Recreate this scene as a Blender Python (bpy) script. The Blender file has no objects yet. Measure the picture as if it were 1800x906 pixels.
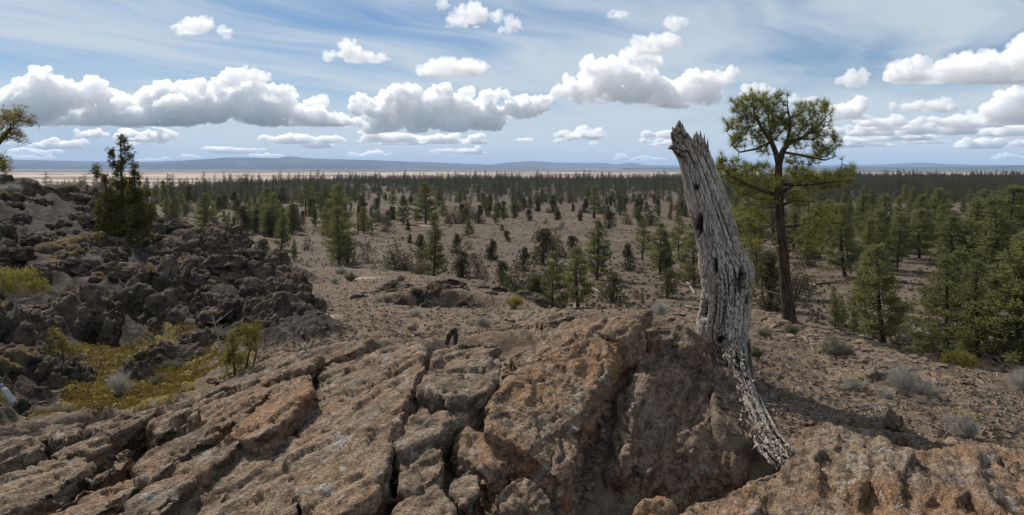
import bpy, bmesh, math, random
import numpy as np
from mathutils import Vector, Matrix, Euler

# ------------------------------------------------------------------ camera, sky, sun, exposure
sc = bpy.context.scene
COL = sc.collection
F, HZ = 1400.0, 297.0                     # focal length and horizon row, in pixels of the 1800 x 906 photograph
SUN_AZ, SUN_EL = math.radians(-34), math.radians(41)   # azimuth from +Y towards +X
cd = bpy.data.cameras.new('camera'); cam = bpy.data.objects.new('camera', cd); COL.objects.link(cam)
cam.location = (0, 0, 0); cam.rotation_euler = (math.radians(90), 0, 0)
cd.sensor_width = 36; cd.lens = 36 * F / 1800; cd.shift_y = -(453 - HZ) / 1800
cd.clip_start = 0.1; cd.clip_end = 200000
sc.camera = cam
sd = bpy.data.lights.new('sun', 'SUN'); sd.energy = 4.4; sd.angle = math.radians(0.55); sd.color = (1, .94, .86)
sun = bpy.data.objects.new('sun', sd); COL.objects.link(sun)
SUN = Vector((math.sin(SUN_AZ) * math.cos(SUN_EL), math.cos(SUN_AZ) * math.cos(SUN_EL), math.sin(SUN_EL)))
sun.rotation_euler = (-SUN).to_track_quat('-Z', 'Y').to_euler()
sc.view_settings.view_transform = 'Standard'; sc.view_settings.look = 'None'
sc.view_settings.exposure = 0.4; sc.view_settings.gamma = 1
sc.render.engine = 'CYCLES'
cy = sc.cycles
cy.use_denoising = True; cy.max_bounces = 20; cy.diffuse_bounces = 2; cy.glossy_bounces = 2
cy.transmission_bounces = 3; cy.volume_bounces = 18; cy.transparent_max_bounces = 6
cy.caustics_reflective = False; cy.caustics_refractive = False

# ------------------------------------------------------------------ small node helpers
class NT:
    def __init__(s, tree): s.t = tree; s.n = tree.nodes; s.l = tree.links
    def add(s, typ, ins=None, **kw):
        n = s.n.new(typ)
        for k, v in kw.items(): setattr(n, k, v)
        for k, v in (ins or {}).items(): s.put(n.inputs[k], v)
        return n
    def put(s, sock, v):
        if isinstance(v, bpy.types.NodeSocket): s.l.new(v, sock)
        elif v is not None:
            if sock.type == 'RGBA' and len(v) == 3: v = (*v, 1)
            sock.default_value = v
    def m(s, op, a, b=None, c=None, clamp=False):
        n = s.n.new('ShaderNodeMath'); n.operation = op; n.use_clamp = clamp
        s.put(n.inputs[0], a); s.put(n.inputs[1], b); s.put(n.inputs[2], c)
        return n.outputs[0]
    def v(s, op, a, b=None, c=None):
        n = s.n.new('ShaderNodeVectorMath'); n.operation = op
        s.put(n.inputs[0], a); s.put(n.inputs[1], b)
        if c is not None: s.put(n.inputs[2], c)
        return n.outputs[1] if op in ('DOT_PRODUCT', 'LENGTH', 'DISTANCE') else n.outputs[0]
    def ss(s, x, a, b, lo=0., hi=1.):
        n = s.n.new('ShaderNodeMapRange'); n.interpolation_type = 'SMOOTHSTEP'
        s.put(n.inputs[0], x); s.put(n.inputs[1], a); s.put(n.inputs[2], b); s.put(n.inputs[3], lo); s.put(n.inputs[4], hi)
        return n.outputs[0]
    def mix(s, f, a, b, mode='MIX'):
        n = s.n.new('ShaderNodeMix'); n.data_type = 'RGBA'; n.blend_type = mode
        s.put(n.inputs[0], f); s.put(n.inputs[6], a); s.put(n.inputs[7], b)
        return n.outputs[2]
    def noise(s, vec, scale, detail=5, rough=.55, dist=0., col=False, lac=2.0):
        n = s.n.new('ShaderNodeTexNoise')
        s.put(n.inputs['Vector'], vec); s.put(n.inputs['Scale'], scale); s.put(n.inputs['Detail'], min(detail, 4))
        s.put(n.inputs['Roughness'], rough); s.put(n.inputs['Distortion'], dist); s.put(n.inputs['Lacunarity'], lac)
        return n.outputs[1] if col else n.outputs[0]

# ------------------------------------------------------------------ world: clear sky and cirrus veil
def build_world():
    w = bpy.data.worlds.new('World'); sc.world = w; w.use_nodes = True
    T = NT(w.node_tree); T.n.clear()
    sky = T.add('ShaderNodeTexSky', sky_type='NISHITA', sun_disc=False, sun_elevation=SUN_EL, sun_rotation=SUN_AZ,
                altitude=1400, air_density=1.0, dust_density=.35, ozone_density=2.2)
    d = T.add('ShaderNodeTexCoord').outputs['Generated']
    PER = math.radians(72)
    S = 10.0                                                     # world strength is 0.1
    # flat layers seen edge-on: project the direction on a plane
    s3 = T.add('ShaderNodeSeparateXYZ', {0: d}); dz = T.m('MAXIMUM', s3.outputs[2], .004)
    inv = T.m('DIVIDE', 1.0, T.m('ADD', dz, .012))
    pl = T.v('MULTIPLY', d, T.add('ShaderNodeCombineXYZ', {0: inv, 1: inv, 2: 0.}).outputs[0])
    el = T.m('ARCSINE', s3.outputs[2])
    rot = T.add('ShaderNodeVectorRotate', {'Vector': pl, 'Angle': math.radians(-62)}, rotation_type='Z_AXIS').outputs[0]
    wv = T.v('ADD', rot, T.v('MULTIPLY', T.noise(pl, .5, 3, .5, col=True), (1.6, 1.6, 0)))
    ci = T.noise(T.v('MULTIPLY', wv, (.16, 1.0, 1)), .9, 7, .62)
    ci2 = T.noise(pl, .22, 3, .5)
    cim = T.m('MULTIPLY', T.ss(T.m('MULTIPLY_ADD', ci2, .9, T.m('MULTIPLY', ci, .8)), .62, .98), .88)
    veil = T.ss(el, .150, .004, .06, .92)
    base = T.mix(1.0, sky.outputs[0], (.32, .43, .53), 'MULTIPLY')
    sc_ = lambda c: T.v('MULTIPLY', c, (S, S, S))
    c1 = T.mix(veil, base, sc_(T.mix(0., (.50, .55, .59), (1, 1, 1))))
    c2 = T.mix(cim, c1, sc_(T.mix(0., (.47, .53, .575), (1, 1, 1))))
    c3 = c2
    # rain shaft under the left bank
    uu = T.m('WRAP', T.m('ARCTAN2', s3.outputs[0], s3.outputs[1]), PER / 2, -PER / 2)
    ra = T.m('MULTIPLY', T.m('MULTIPLY', T.ss(uu, -.66, -.56), T.ss(uu, -.40, -.48)), T.ss(el, .066, .042, 0., .72))
    ra = T.m('MULTIPLY', ra, T.ss(T.noise(T.add('ShaderNodeCombineXYZ', {0: uu, 1: T.m('MULTIPLY', el, .5)}).outputs[0], 18, 3), .2, .6))
    c4 = T.mix(ra, c3, sc_(T.mix(0., (.30, .385, .48), (1, 1, 1))))
    bg = T.add('ShaderNodeBackground', {'Color': c4, 'Strength': .1})
    T.l.new(bg.outputs[0], T.add('ShaderNodeOutputWorld').inputs[0])
    w.cycles.sampling_method = 'MANUAL'; w.cycles.sample_map_resolution = 512
build_world()

# ------------------------------------------------------------------ numpy noise
_rs = np.random.RandomState(7)
_P = _rs.permutation(256).astype(np.int32); _P = np.concatenate([_P, _P, _P])
_G = _rs.normal(size=(256, 3)); _G /= np.linalg.norm(_G, axis=1)[:, None]
_GX, _GY, _GZ = (np.ascontiguousarray(_G[:, k], np.float32) for k in range(3))
def perlin(p):
    out = np.empty(len(p)); one = np.float32(1)
    for s in range(0, len(p), 60000):
        q = p[s:s + 60000]; i = np.floor(q); f = (q - i).astype(np.float32); i = i.astype(np.int64) & 255
        fx, fy, fz = f[:, 0].copy(), f[:, 1].copy(), f[:, 2].copy(); ix, iy, iz = i[:, 0].copy(), i[:, 1].copy(), i[:, 2].copy()
        wx, wy, wz = (t * t * t * (t * (t * 6 - 15) + 10) for t in (fx, fy, fz)); r = np.zeros(len(q), np.float32)
        for a in (0, 1):
            ha = _P[ix + a]; wa = wx if a else one - wx; dx = fx - a
            for b in (0, 1):
                hb = _P[ha + iy + b]; wb = wa * (wy if b else one - wy); dy = fy - b
                for c in (0, 1):
                    h = _P[hb + iz + c]
                    r += wb * (wz if c else one - wz) * (_GX[h] * dx + _GY[h] * dy + _GZ[h] * (fz - c))
        out[s:s + 60000] = r
    return out * 1.5
def fbm(p, scale, octv=4, gain=.5, ridged=False, seed=0.):
    p = np.asarray(p, float) * scale + seed * 17.31; a = 1.; tot = np.zeros(len(p)); nrm = 0
    for _ in range(octv):
        n = perlin(p)
        tot += a * ((1 - 2 * np.abs(n)) if ridged else n); nrm += a
        p = p * 2.03 + 5.7; a *= gain
    return tot / nrm
def facets(p, scale, seed=0):
    """angular chips: every random cell has its own tilted plane"""
    out = np.empty(len(p)); rg = R0(seed); H = rg.uniform(-1, 1, (4096, 7))
    for s in range(0, len(p), 100000):
        q = p[s:s + 100000] * scale; i = np.floor(q).astype(np.int64); best = np.full(len(q), 9.); val = np.zeros(len(q))
        for a in (-1, 0, 1):
            for b in (-1, 0, 1):
                for c in (-1, 0, 1):
                    h = H[((i[:, 0] + a) * 73856093 ^ (i[:, 1] + b) * 19349663 ^ (i[:, 2] + c) * 83492791) & 4095]
                    dl = q - i - np.array([a, b, c]) - .5 - h[:, :3] * .45; d = (dl * dl).sum(1); m = d < best
                    best[m] = d[m]; val[m] = (h[m, 3] * .55 + (h[m, 4:] * dl[m]).sum(1) * .9)
        out[s:s + 100000] = val
    return out
R0 = np.random.RandomState
def sstep(x, a, b):
    t = np.clip((x - a) / (b - a), 0, 1); return t * t * (3 - 2 * t)

# ------------------------------------------------------------------ the lie of the land (eye at z = 0)
# rock crest / ground control points: photo column, photo row, distance ahead in metres, lava, moss, outcrop
C = [(-500,906,4.8,0,0,1),(0,906,4.6,0,0,1),(300,906,4.4,0,0,1),(600,906,4.1,0,0,1),(850,906,4.2,0,0,1),(1000,906,4.9,0,0,1),(1150,906,5.6,0,0,1),(1350,900,5.6,0,0,1),(1600,906,5.2,0,0,0),(1800,906,5.0,0,0,0),(2400,906,5.0,0,0,0),
 (-500,800,6.2,0,0,1),(0,770,6.3,0,0,1),(100,762,6.4,0,0,1),(200,740,6.5,0,0,1),(380,690,6.8,0,0,1),(550,640,7.2,0,0,1),(650,615,7.4,0,0,1),(750,605,7.6,0,0,1),(890,605,7.7,0,0,1),(1020,562,7.6,0,0,1),(1150,570,7.6,0,0,1),(1230,610,7.5,0,0,1),
 (600,760,5.4,0,0,1),(850,760,5.35,0,0,1),(850,680,6.3,0,0,1),(300,830,5.3,0,0,1),(120,850,5.2,0,0,1),(1000,720,6.2,0,0,1),(1000,800,5.5,0,0,1),(450,740,5.95,0,0,1),
 (1290,690,7.3,0,0,0),(1400,720,7.2,0,0,0),(1700,740,7.0,0,0,0),(1800,800,6.1,0,0,0),(1600,790,6.1,0,0,0),(1500,680,8.5,0,0,0),(1600,655,9.8,0,0,0),(1650,650,10.3,0,0,0),(1388,571,15,0,0,0),(1450,620,11.5,0,0,0),(1500,592,13.4,0,0,0),(1330,547,17,0,0,0),(1800,668,10.4,0,0,0),(1900,680,10.3,0,0,0),(2400,760,9,0,0,0),(1750,690,9.2,0,0,0),(1330,620,10.5,0,0,0),
 (1000,550,15.5,0,0,0),(1100,552,15,0,0,0),(1200,552,15.5,0,0,0),(900,585,11.5,0,0,0),(1050,575,11.5,0,0,0),(1200,590,10.5,0,0,0),(700,600,10.5,0,0,0),(600,605,10.0,0,0,0),(850,555,15,0,0,0),(700,482,27,0,0,0),(600,472,29,0,0,0),(500,488,25,0,0,0),(600,550,14.5,0,0,0),(480,520,19,0,0,0),(900,520,19,0,0,0),(860,500,26,0,0,0),(600,510,20,0,0,0),(950,545,18,0,0,0),(760,500,20.5,0,0,0),(660,530,17,0,0,0),
 (250,690,10,0,1,0),(350,640,11.5,0,1,0),(200,650,11.2,.3,1,0),(150,715,9.5,0,1,0),(400,650,9.6,0,.7,0),(300,605,13,.6,.8,0),(60,735,8.9,.5,.5,0),(-30,740,8.5,1,0,0),(400,690,8.0,0,.6,.3),(250,735,7.7,0,.9,.2),(100,755,7.6,0,.8,.2),(500,630,8.8,0,.1,.3),
 (250,450,18,1,0,0),(0,430,18,1,0,0),(-400,420,18,1,0,0),(0,335,26,1,0,0),(-400,330,26,1,0,0),(140,355,26,1,0,0),(220,440,22,1,.2,0),(400,425,23,1,0,0),(500,470,22,.8,0,0),(530,590,11.8,1,0,0),(450,520,15,1,0,0),(150,515,14,1,0,0),(20,600,11.2,1,0,0),(-400,600,11,1,0,0),(170,570,13.2,1,0,0),(330,455,19,1,0,0),(330,520,15.5,1,.3,0),(420,580,12.6,1,0,0),(90,480,15.5,1,0,0),(60,660,10.4,1,0,0),(540,545,15.5,.7,0,0),(300,400,28,.6,0,0),(0,339,30.5,1,0,0),(150,364,30.5,1,0,0),(-400,336,31,1,0,0),(70,345,29,1,0,0),(300,408,31,1,0,0),(420,560,13.2,1,0,0),(240,530,14.4,1,.1,0)]
CA = np.array(C, float)
def to3(px, py, Y): return np.array([(px - 900) / F * Y, Y, -(py - HZ) / F * Y])
CX = np.stack([(CA[:, 0] - 900) / F * 2.2, np.log(CA[:, 2])], 1)
CZ = -(CA[:, 1] - HZ) / F * CA[:, 2]
def _tps(r): return np.where(r > 1e-9, r * r * np.log(np.maximum(r, 1e-9)), 0)
_A = _tps(np.linalg.norm(CX[:, None] - CX[None], axis=2)) + np.eye(len(C)) * .004
_B = np.concatenate([np.ones((len(C), 1)), CX], 1)
_M = np.block([[_A, _B], [_B.T, np.zeros((3, 3))]])
_W = np.linalg.solve(_M, np.concatenate([CZ, np.zeros(3)]))
RIMP = np.array([-900, 0, 300, 400, 500, 600, 700, 800, 860, 920, 1000, 1200, 1330, 1400, 1500, 1600, 1650, 1800, 2400, 2900], float)
RIMY = np.array([30, 30, 30, 30, 29, 29.5, 28, 26, 25, 19, 17, 16.8, 17, 16, 13.6, 11.2, 10.6, 10.6, 10, 9], float)
def coords(x, y):
    yy = np.maximum(y, .6); t = np.clip(x / yy, -.98, 1.05); return t, yy
def near_z(t, y):
    q = np.stack([t * 2.2, np.log(np.clip(y, 3.4, 32))], 1); out = np.empty(len(q))
    for s in range(0, len(q), 20000):
        k = q[s:s + 20000]; r2 = np.maximum((k[:, :1] - CX[None, :, 0]) ** 2 + (k[:, 1:] - CX[None, :, 1]) ** 2, 1e-12)
        out[s:s + 20000] = (.5 * r2 * np.log(r2)) @ _W[:-3] + _W[-3] + k @ _W[-2:]
    return out
def surface(x, y):
    """smooth lie of the land without cracks or relief"""
    x = np.atleast_1d(np.asarray(x, float)); y = np.atleast_1d(np.asarray(y, float))
    t, yy = coords(x, y); rim = np.interp(900 + F * t, RIMP, RIMY); s = yy - rim
    z = np.empty(len(x)); a = s < 0
    if a.any(): z[a] = near_z(t[a], yy[a])
    b = (~a) & (s < 320); z[s >= 320] = -17
    if b.any():
        zr = near_z(t[b], rim[b]); z[b] = -17 + (zr + 17) * np.exp(-s[b] / 45)
    k = sstep(y, .8, 3.4); z = -1.75 * (1 - k) + z * k
    return z
def masks(x, y):
    t, yy = coords(x, y); q = np.stack([t * 2.2, np.log(np.clip(yy, 3, 32))], 1)
    rim = np.interp(900 + F * t, RIMP, RIMY); out = np.zeros((len(q), 3))
    for s in range(0, len(q), 20000):
        k = q[s:s + 20000]; r2 = (k[:, :1] - CX[None, :, 0]) ** 2 + (k[:, 1:] - CX[None, :, 1]) ** 2
        w = 1 / (r2 * r2 + 1e-5); out[s:s + 20000] = (w @ CA[:, 3:6]) / w.sum(1)[:, None]
    fade = 1 - sstep(yy - rim, 0, 5)
    return out * fade[:, None] * sstep(y, .8, 3.)[:, None]
PIT = to3(775, 560, 17.2)
def ground(x, y, mk=None, fine=True):
    x = np.atleast_1d(np.asarray(x, float)); y = np.atleast_1d(np.asarray(y, float))
    z = surface(x, y); r = np.hypot(x, y)
    if mk is None: mk = masks(x, y)
    p = np.stack([x, y, np.zeros_like(x)], 1)
    z = z - .30 * sstep(mk[:, 2], .35, .75)
    e = ((x - PIT[0]) / 1.35) ** 2 + ((y - PIT[1]) / 1.5) ** 2
    pk = e < 2.5
    if pk.any(): z[pk] -= .85 * (1 - sstep(e[pk] + .3 * fbm(p[pk], 1.3, 3), .45, 1.1))
    L = sstep(mk[:, 0], .3, .75)
    near = r < 70
    d = np.zeros_like(z)
    if near.any():
        pn = p[near]; pr = pn @ np.array([[.8, .6, 0], [-.6, .8, 0], [0, 0, 1]]) * np.array([.75, 1.5, 1])
        Ln = L[near]; lm = Ln > .01; sm = Ln < .99; lav = np.zeros(len(pn)); soil = np.zeros(len(pn)); q, qs = pr[lm], pn[sm]
        lav[lm] = .45 * fbm(q, .6, 3, .5, True, 3) + .13 * fbm(q, 2.4, 4, .6, True, 5) - .22
        soil[sm] = .07 * fbm(qs, .9, 3, .5) + .045 * fbm(qs * np.array([1, 1.6, 1]), 3.2, 5, .62, True, 2) + .014 * fbm(qs, 18., 2, .6)
        d[near] = L[near] * lav + (1 - L[near]) * soil
        mm = np.where(near)[0][mk[near, 1] > .28]
        if len(mm): d[mm] += (1 - L[mm]) * .16 * sstep(mk[mm, 1], .3, .8) * fbm(p[mm], 1.8, 4, .6, True, 8)
    far = r >= 60
    if far.any():
        pf = p[far]; k = sstep(r[far], 60, 120)
        d[far] = d[far] * (1 - k) + k * (.5 * fbm(pf, .02, 3) + .25 * fbm(pf, .12, 3))
        dn = sstep(r[far], 1300, 2000) * (1 - sstep(r[far], 3500, 6000))
        d[far] += dn * (4.5 * fbm(pf * np.array([1, .5, 1]), .006, 4, .5, True, 4))
    return z + d
def hit(px, py, lo=3., hi=60000., fn=surface, beyond=None):
    Ys = np.concatenate([np.geomspace(lo, 60, 170, endpoint=False), np.geomspace(60, hi, 110)]); t = (px - 900) / F
    if beyond is not None: Ys = Ys[Ys > float(np.interp(px, RIMP, RIMY)) + beyond]
    zr = -(py - HZ) / F * Ys; zg = fn(t * Ys, Ys); k = np.argmax(zr < zg)
    if not (zr < zg).any(): k = len(Ys) - 1
    if k == 0: Y = Ys[0]
    else:
        a, b = (zr - zg)[k - 1], (zr - zg)[k]; Y = Ys[k - 1] + (Ys[k] - Ys[k - 1]) * a / (a - b + 1e-12)
    return np.array([t * Y, Y, float(fn(t * Y, Y)[0])])

# ------------------------------------------------------------------ mesh helpers
def mesh_np(name, V, Q, smooth=True):
    """V (n,3); Q (m,3) or (m,4)"""
    me = bpy.data.meshes.new(name); V = np.asarray(V, np.float32); Q = np.asarray(Q, np.int32); k = Q.shape[1]
    me.vertices.add(len(V)); me.vertices.foreach_set('co', V.ravel())
    me.loops.add(Q.size); me.loops.foreach_set('vertex_index', Q.ravel())
    me.polygons.add(len(Q)); me.polygons.foreach_set('loop_start', np.arange(0, Q.size, k, dtype=np.int32))
    me.polygons.foreach_set('use_smooth', np.full(len(Q), smooth, bool))
    me.update(calc_edges=True); return me
def attr(me, name, vals):
    a = me.attributes.new(name, 'FLOAT', 'POINT'); a.data.foreach_set('value', np.asarray(vals, np.float32))
def obj(name, me, mat=None, parent=None, loc=None, rot=None, scale=None):
    o = bpy.data.objects.new(name, me); COL.objects.link(o)
    if mat is not None and me is not None and len(me.materials) == 0: me.materials.append(mat)
    if parent is not None: o.parent = parent
    if loc is not None: o.location = loc
    if rot is not None: o.rotation_euler = rot
    if scale is not None: o.scale = scale
    return o
def tag(o, label=None, cat=None, group=None, kind=None):
    for k, v in (('label', label), ('category', cat), ('group', group), ('kind', kind)):
        if v: o[k] = v
    return o
class MB:
    def __init__(s): s.V = []; s.T = []; s.n = 0
    def add(s, V, T):
        V = np.asarray(V, float).reshape(-1, 3); T = np.asarray(T, int).reshape(-1, 3)
        s.V.append(V); s.T.append(T + s.n); s.n += len(V)
    def tube(s, P, R, k=7, cap=True):
        P = np.asarray(P, float); R = np.broadcast_to(np.asarray(R, float), (len(P),))
        tg = np.gradient(P, axis=0); tg /= np.linalg.norm(tg, axis=1)[:, None] + 1e-9
        up = np.array([0, 0, 1.]) if abs(tg[0, 2]) < .8 else np.array([1., 0, 0])
        a = np.cross(tg, up); a /= np.linalg.norm(a, axis=1)[:, None] + 1e-9; b = np.cross(tg, a)
        th = np.linspace(0, 2 * np.pi, k, endpoint=False)
        V = P[:, None] + R[:, None, None] * (np.cos(th)[None, :, None] * a[:, None] + np.sin(th)[None, :, None] * b[:, None])
        i = np.arange(len(P) - 1)[:, None] * k; j = np.arange(k)[None]; jn = (j + 1) % k
        A, B, Cc, D = (i + j), (i + jn), (i + k + jn), (i + k + j)
        T = np.concatenate([np.stack([A, B, Cc], -1).reshape(-1, 3), np.stack([A, Cc, D], -1).reshape(-1, 3)])
        s.add(V.reshape(-1, 3), T)
    def spray(s, c, d, n, length, width, spread, rng, lj=.35):
        """n thin blades round direction d at every centre c"""
        c = np.repeat(np.asarray(c, float), n, 0); d = np.repeat(np.asarray(d, float), n, 0); m = len(c)
        r = rng.normal(size=(m, 3)); v = d + spread * r; v /= np.linalg.norm(v, axis=1)[:, None] + 1e-9
        L = length * (1 + lj * rng.uniform(-1, 1, m)); L = L[:, None]
        sd_ = np.cross(v, rng.normal(size=(m, 3))); sd_ /= np.linalg.norm(sd_, axis=1)[:, None] + 1e-9
        w = width * .5
        V = np.stack([c - sd_ * w * .6, c + sd_ * w * .6, c + v * L], 1) if width < length * .12 else \
            np.stack([c - sd_ * w + v * L * .45, c + sd_ * w + v * L * .45, c + v * L], 1)
        s.add(V.reshape(-1, 3), np.arange(m * 3).reshape(-1, 3))
    def mesh(s, name, smooth=True):
        return mesh_np(name, np.concatenate(s.V), np.concatenate(s.T), smooth)
# ------------------------------------------------------------------ shape helpers that need evaluation
def remesh_many(jobs):
    """jobs: list of (bmesh or mesh, voxel, smooth iterations) -> list of (V, Q) arrays"""
    tmp = []
    for me, vox, it in jobs:
        o = bpy.data.objects.new('tmp', me); COL.objects.link(o)
        m = o.modifiers.new('r', 'REMESH'); m.mode = 'VOXEL'; m.voxel_size = vox; m.adaptivity = 0
        if it:
            k = o.modifiers.new('s', 'SMOOTH'); k.factor = .5; k.iterations = it
        tmp.append(o)
    dg = bpy.context.evaluated_depsgraph_get(); dg.update(); res = []
    for o in tmp:
        e = o.evaluated_get(dg); me = e.to_mesh()
        V = np.empty(len(me.vertices) * 3, np.float32); me.vertices.foreach_get('co', V); V = V.reshape(-1, 3).astype(float)
        N = np.empty(len(me.vertices) * 3, np.float32); me.vertex_normals.foreach_get('vector', N); N = N.reshape(-1, 3).astype(float)
        Q = np.empty(len(me.loops), np.int32); me.loops.foreach_get('vertex_index', Q); Q = Q.reshape(-1, 4)
        res.append((V, N, Q)); e.to_mesh_clear()
    for o in tmp:
        m = o.data; bpy.data.objects.remove(o); bpy.data.meshes.remove(m)
    return res
def normals_of(V, Q):
    n = np.cross(V[Q[:, 2]] - V[Q[:, 0]], V[Q[:, 3]] - V[Q[:, 1]]); N = np.zeros_like(V)
    for k in range(4): np.add.at(N, Q[:, k], n)
    return N / (np.linalg.norm(N, axis=1)[:, None] + 1e-12)
def ico(sub):
    bm = bmesh.new(); bmesh.ops.create_icosphere(bm, subdivisions=sub, radius=1)
    V = np.array([v.co[:] for v in bm.verts]); T = np.array([[v.index for v in f.verts] for f in bm.faces]); bm.free()
    return V, T
ICO2 = ico(3)

# ------------------------------------------------------------------ clouds: one base height, so their distance follows from their elevation
def mat_cloud():
    m = bpy.data.materials.new('cloud_vapour'); m.use_nodes = True; T = NT(m.node_tree); T.n.clear()
    v = T.add('ShaderNodeVolumeScatter', {'Color': (1, 1, 1, 1), 'Density': .009, 'Anisotropy': .3})
    T.l.new(v.outputs[0], T.add('ShaderNodeOutputMaterial').inputs['Volume']); return m
CLOUD_H = 1250.
BANKS = [
 ('long cumulus bank with grey base over the pale dunes', 218, [(85, 165, 50, 36), (60, 190, 60, 30), (140, 172, 40, 26), (20, 190, 55, 30), (210, 200, 70, 30), (300, 172, 55, 32), (350, 195, 80, 28),
       (410, 175, 44, 28), (470, 195, 65, 30), (545, 205, 55, 22), (-60, 195, 70, 34), (250, 205, 80, 24), (600, 218, 50, 12)]),
 ('broad flat-bottomed cumulus with two heads above the middle of the plain', 232, [(708, 178, 44, 32), (668, 205, 38, 26), (750, 200, 44, 30), (805, 190, 36, 32), (850, 205, 50, 22), (915, 190, 46, 16), (950, 182, 26, 11)]),
 ('billowing white cumulus directly left of the snag top', 186, [(1075, 130, 46, 32), (1012, 156, 34, 17), (1130, 158, 58, 24), (1190, 162, 50, 24), (1245, 155, 32, 30), (1090, 150, 60, 24)]),
 ('large soft cumulus cut off by the upper edge of the sky at far right', 142, [(1600, 128, 46, 24), (1660, 130, 45, 18), (1740, 115, 70, 34), (1830, 98, 70, 50)]),
 ('flat white cumulus low in the sky right of the pine', 214, [(1755, 202, 44, 20), (1830, 202, 60, 24), (1790, 205, 50, 18)]),
 ('small puffy cloud touching the top edge of the sky', 42, [(830, 27, 36, 19), (806, 33, 22, 10)]),
 ('small rounded cloud alone above the long bank', 107, [(622, 95, 30, 18), (645, 102, 26, 8)]),
 ('wide thin-bottomed cloud above the two-headed cumulus', 132, [(785, 122, 40, 17), (825, 124, 40, 15), (760, 127, 26, 8)]),
 ('small heaped cloud above the cumulus beside the snag', 95, [(1160, 76, 28, 18), (1135, 84, 28, 12)]),
 ('tiny wisp of cloud right of the topmost puff', 58, [(903, 45, 17, 11), (890, 52, 12, 6)]),
 ('tiny cloud just above the long bank', 142, [(447, 135, 24, 10)]),
 ('tiny white cloud under the long bank beside the juniper', 240, [(157, 235, 20, 6)]),
 ('little lone cloud just left of the large far right cumulus', 152, [(1503, 143, 20, 12)]),
 ('leaning grey cloud tuft directly right of the pine crown', 208, [(1497, 190, 26, 20), (1480, 200, 36, 12)]),
 ('ragged small cloud high above the long bank', 57, [(352, 48, 32, 11), (322, 56, 24, 6)]),
 ('small cloud heap low over the far plain left of the snag', 243, [(1033, 234, 20, 10), (1020, 240, 30, 5)]),
 ('thin cloud shred near the top edge above the snag', 30, [(1085, 27, 17, 6)]),
 ('pair of faint cloud tufts right of the pine', 194, [(1598, 187, 20, 8), (1650, 189, 30, 7)]),
 ('low cloud partly hidden behind the top of the pine crown', 174, [(1335, 166, 36, 12), (1410, 182, 26, 10)]),
]
FARCLOUD = []
def build_clouds():
    mc = mat_cloud(); rng = np.random.RandomState(3); jobs = []; info = []
    def blob_mesh(bl, base, Dist):
        mb = MB(); k = Dist / F
        zb = (HZ - base) * k
        for (cx, cy_, rx, ry) in bl:
            for j in range(9):
                a, b = (0, 0) if j == 0 else rng.normal(size=2) * .6
                f = .85 if j == 0 else rng.uniform(.22, .6)
                q = np.array([(cx - 900 + a * rx) * k, Dist + rng.uniform(-.6, .6) * rx * k, (HZ - cy_ + b * ry) * k])
                V = ICO2[0] * np.array([rx, max(rx * .7, ry), ry]) * f * k + q
                V[:, 2] = np.where(V[:, 2] < zb, zb + (V[:, 2] - zb) * .12, V[:, 2])
                mb.add(V, ICO2[1])
        return mb.mesh('c', True)
    for lab, base, bl in BANKS:
        el = max((HZ - base) / F, .02); Dist = CLOUD_H / el
        jobs.append((blob_mesh(bl, base, Dist), Dist / F * 2.0, 1)); info.append((lab, Dist, base))
    # far small cumulus rows
    for i in range(84):
        base = rng.uniform(236, 285) if i < 66 else rng.uniform(215, 262)
        cx = rng.uniform(-250, 2050) if i < 66 else rng.uniform(1380, 1950)
        s = .35 + (281 - base) / 60
        w = rng.uniform(12, 52) * (.6 + .5 * s); h = max(w * rng.uniform(.14, .24) * (.5 + s * .5), 3.2)
        bl = [(cx + rng.uniform(-.8, .8) * w, base - h * rng.uniform(.3, .9), w * rng.uniform(.3, .6), h * rng.uniform(.6, 1.1)) for _ in range(5)]
        Dist = CLOUD_H / ((HZ - base) / F)
        jobs.append((blob_mesh(bl, base, Dist), Dist / F * 1.6, 1)); info.append((None, Dist, base))
    again = []
    for (V, N, Q), (lab, Dist, base) in zip(remesh_many(jobs), info):
        k = Dist / F; zb = (HZ - base) * k
        p = V / k
        up = sstep(V[:, 2] / k, (HZ - base) - 1, (HZ - base) + 10)
        amp = 1. if lab else .36
        for sc_, a, sd_ in ((1 / 30., 14.0, 1), (1 / 13., 8.0, 2), (1 / 6., 4.0, 3), (1 / 3., 1.6, 4)):
            b = 1 - np.abs(fbm(p, sc_, 2, .5, False, sd_)) * 2.6
            V = V + N * ((b - (.62 if lab else .5)) * a * amp * k * (.25 + .75 * up))[:, None]
            N = normals_of(V, Q)
        again.append((mesh_np('c', V, Q), k * (1.45 if lab else 1.6), 0))
    for (V, N, Q), (lab, Dist, base) in zip(remesh_many(again), info):          # a second pass closes self-crossings
        if lab:
            p = V / (Dist / F); V = V + N * ((.9 - 3.4 * np.abs(fbm(p, 1 / 10., 4, .62, False, 6))) * 3.0 * Dist / F)[:, None]
        me = mesh_np('cloud', V - V.mean(0), Q); o = obj('cloud', me, mc, loc=V.mean(0))
        if not lab: FARCLOUD.append((o, 900 + F * o.location[0] / o.location[1], Dist, np.ptp(V[:, 0]) / Dist))
        tag(o, lab, 'cloud')
build_clouds()
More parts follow.
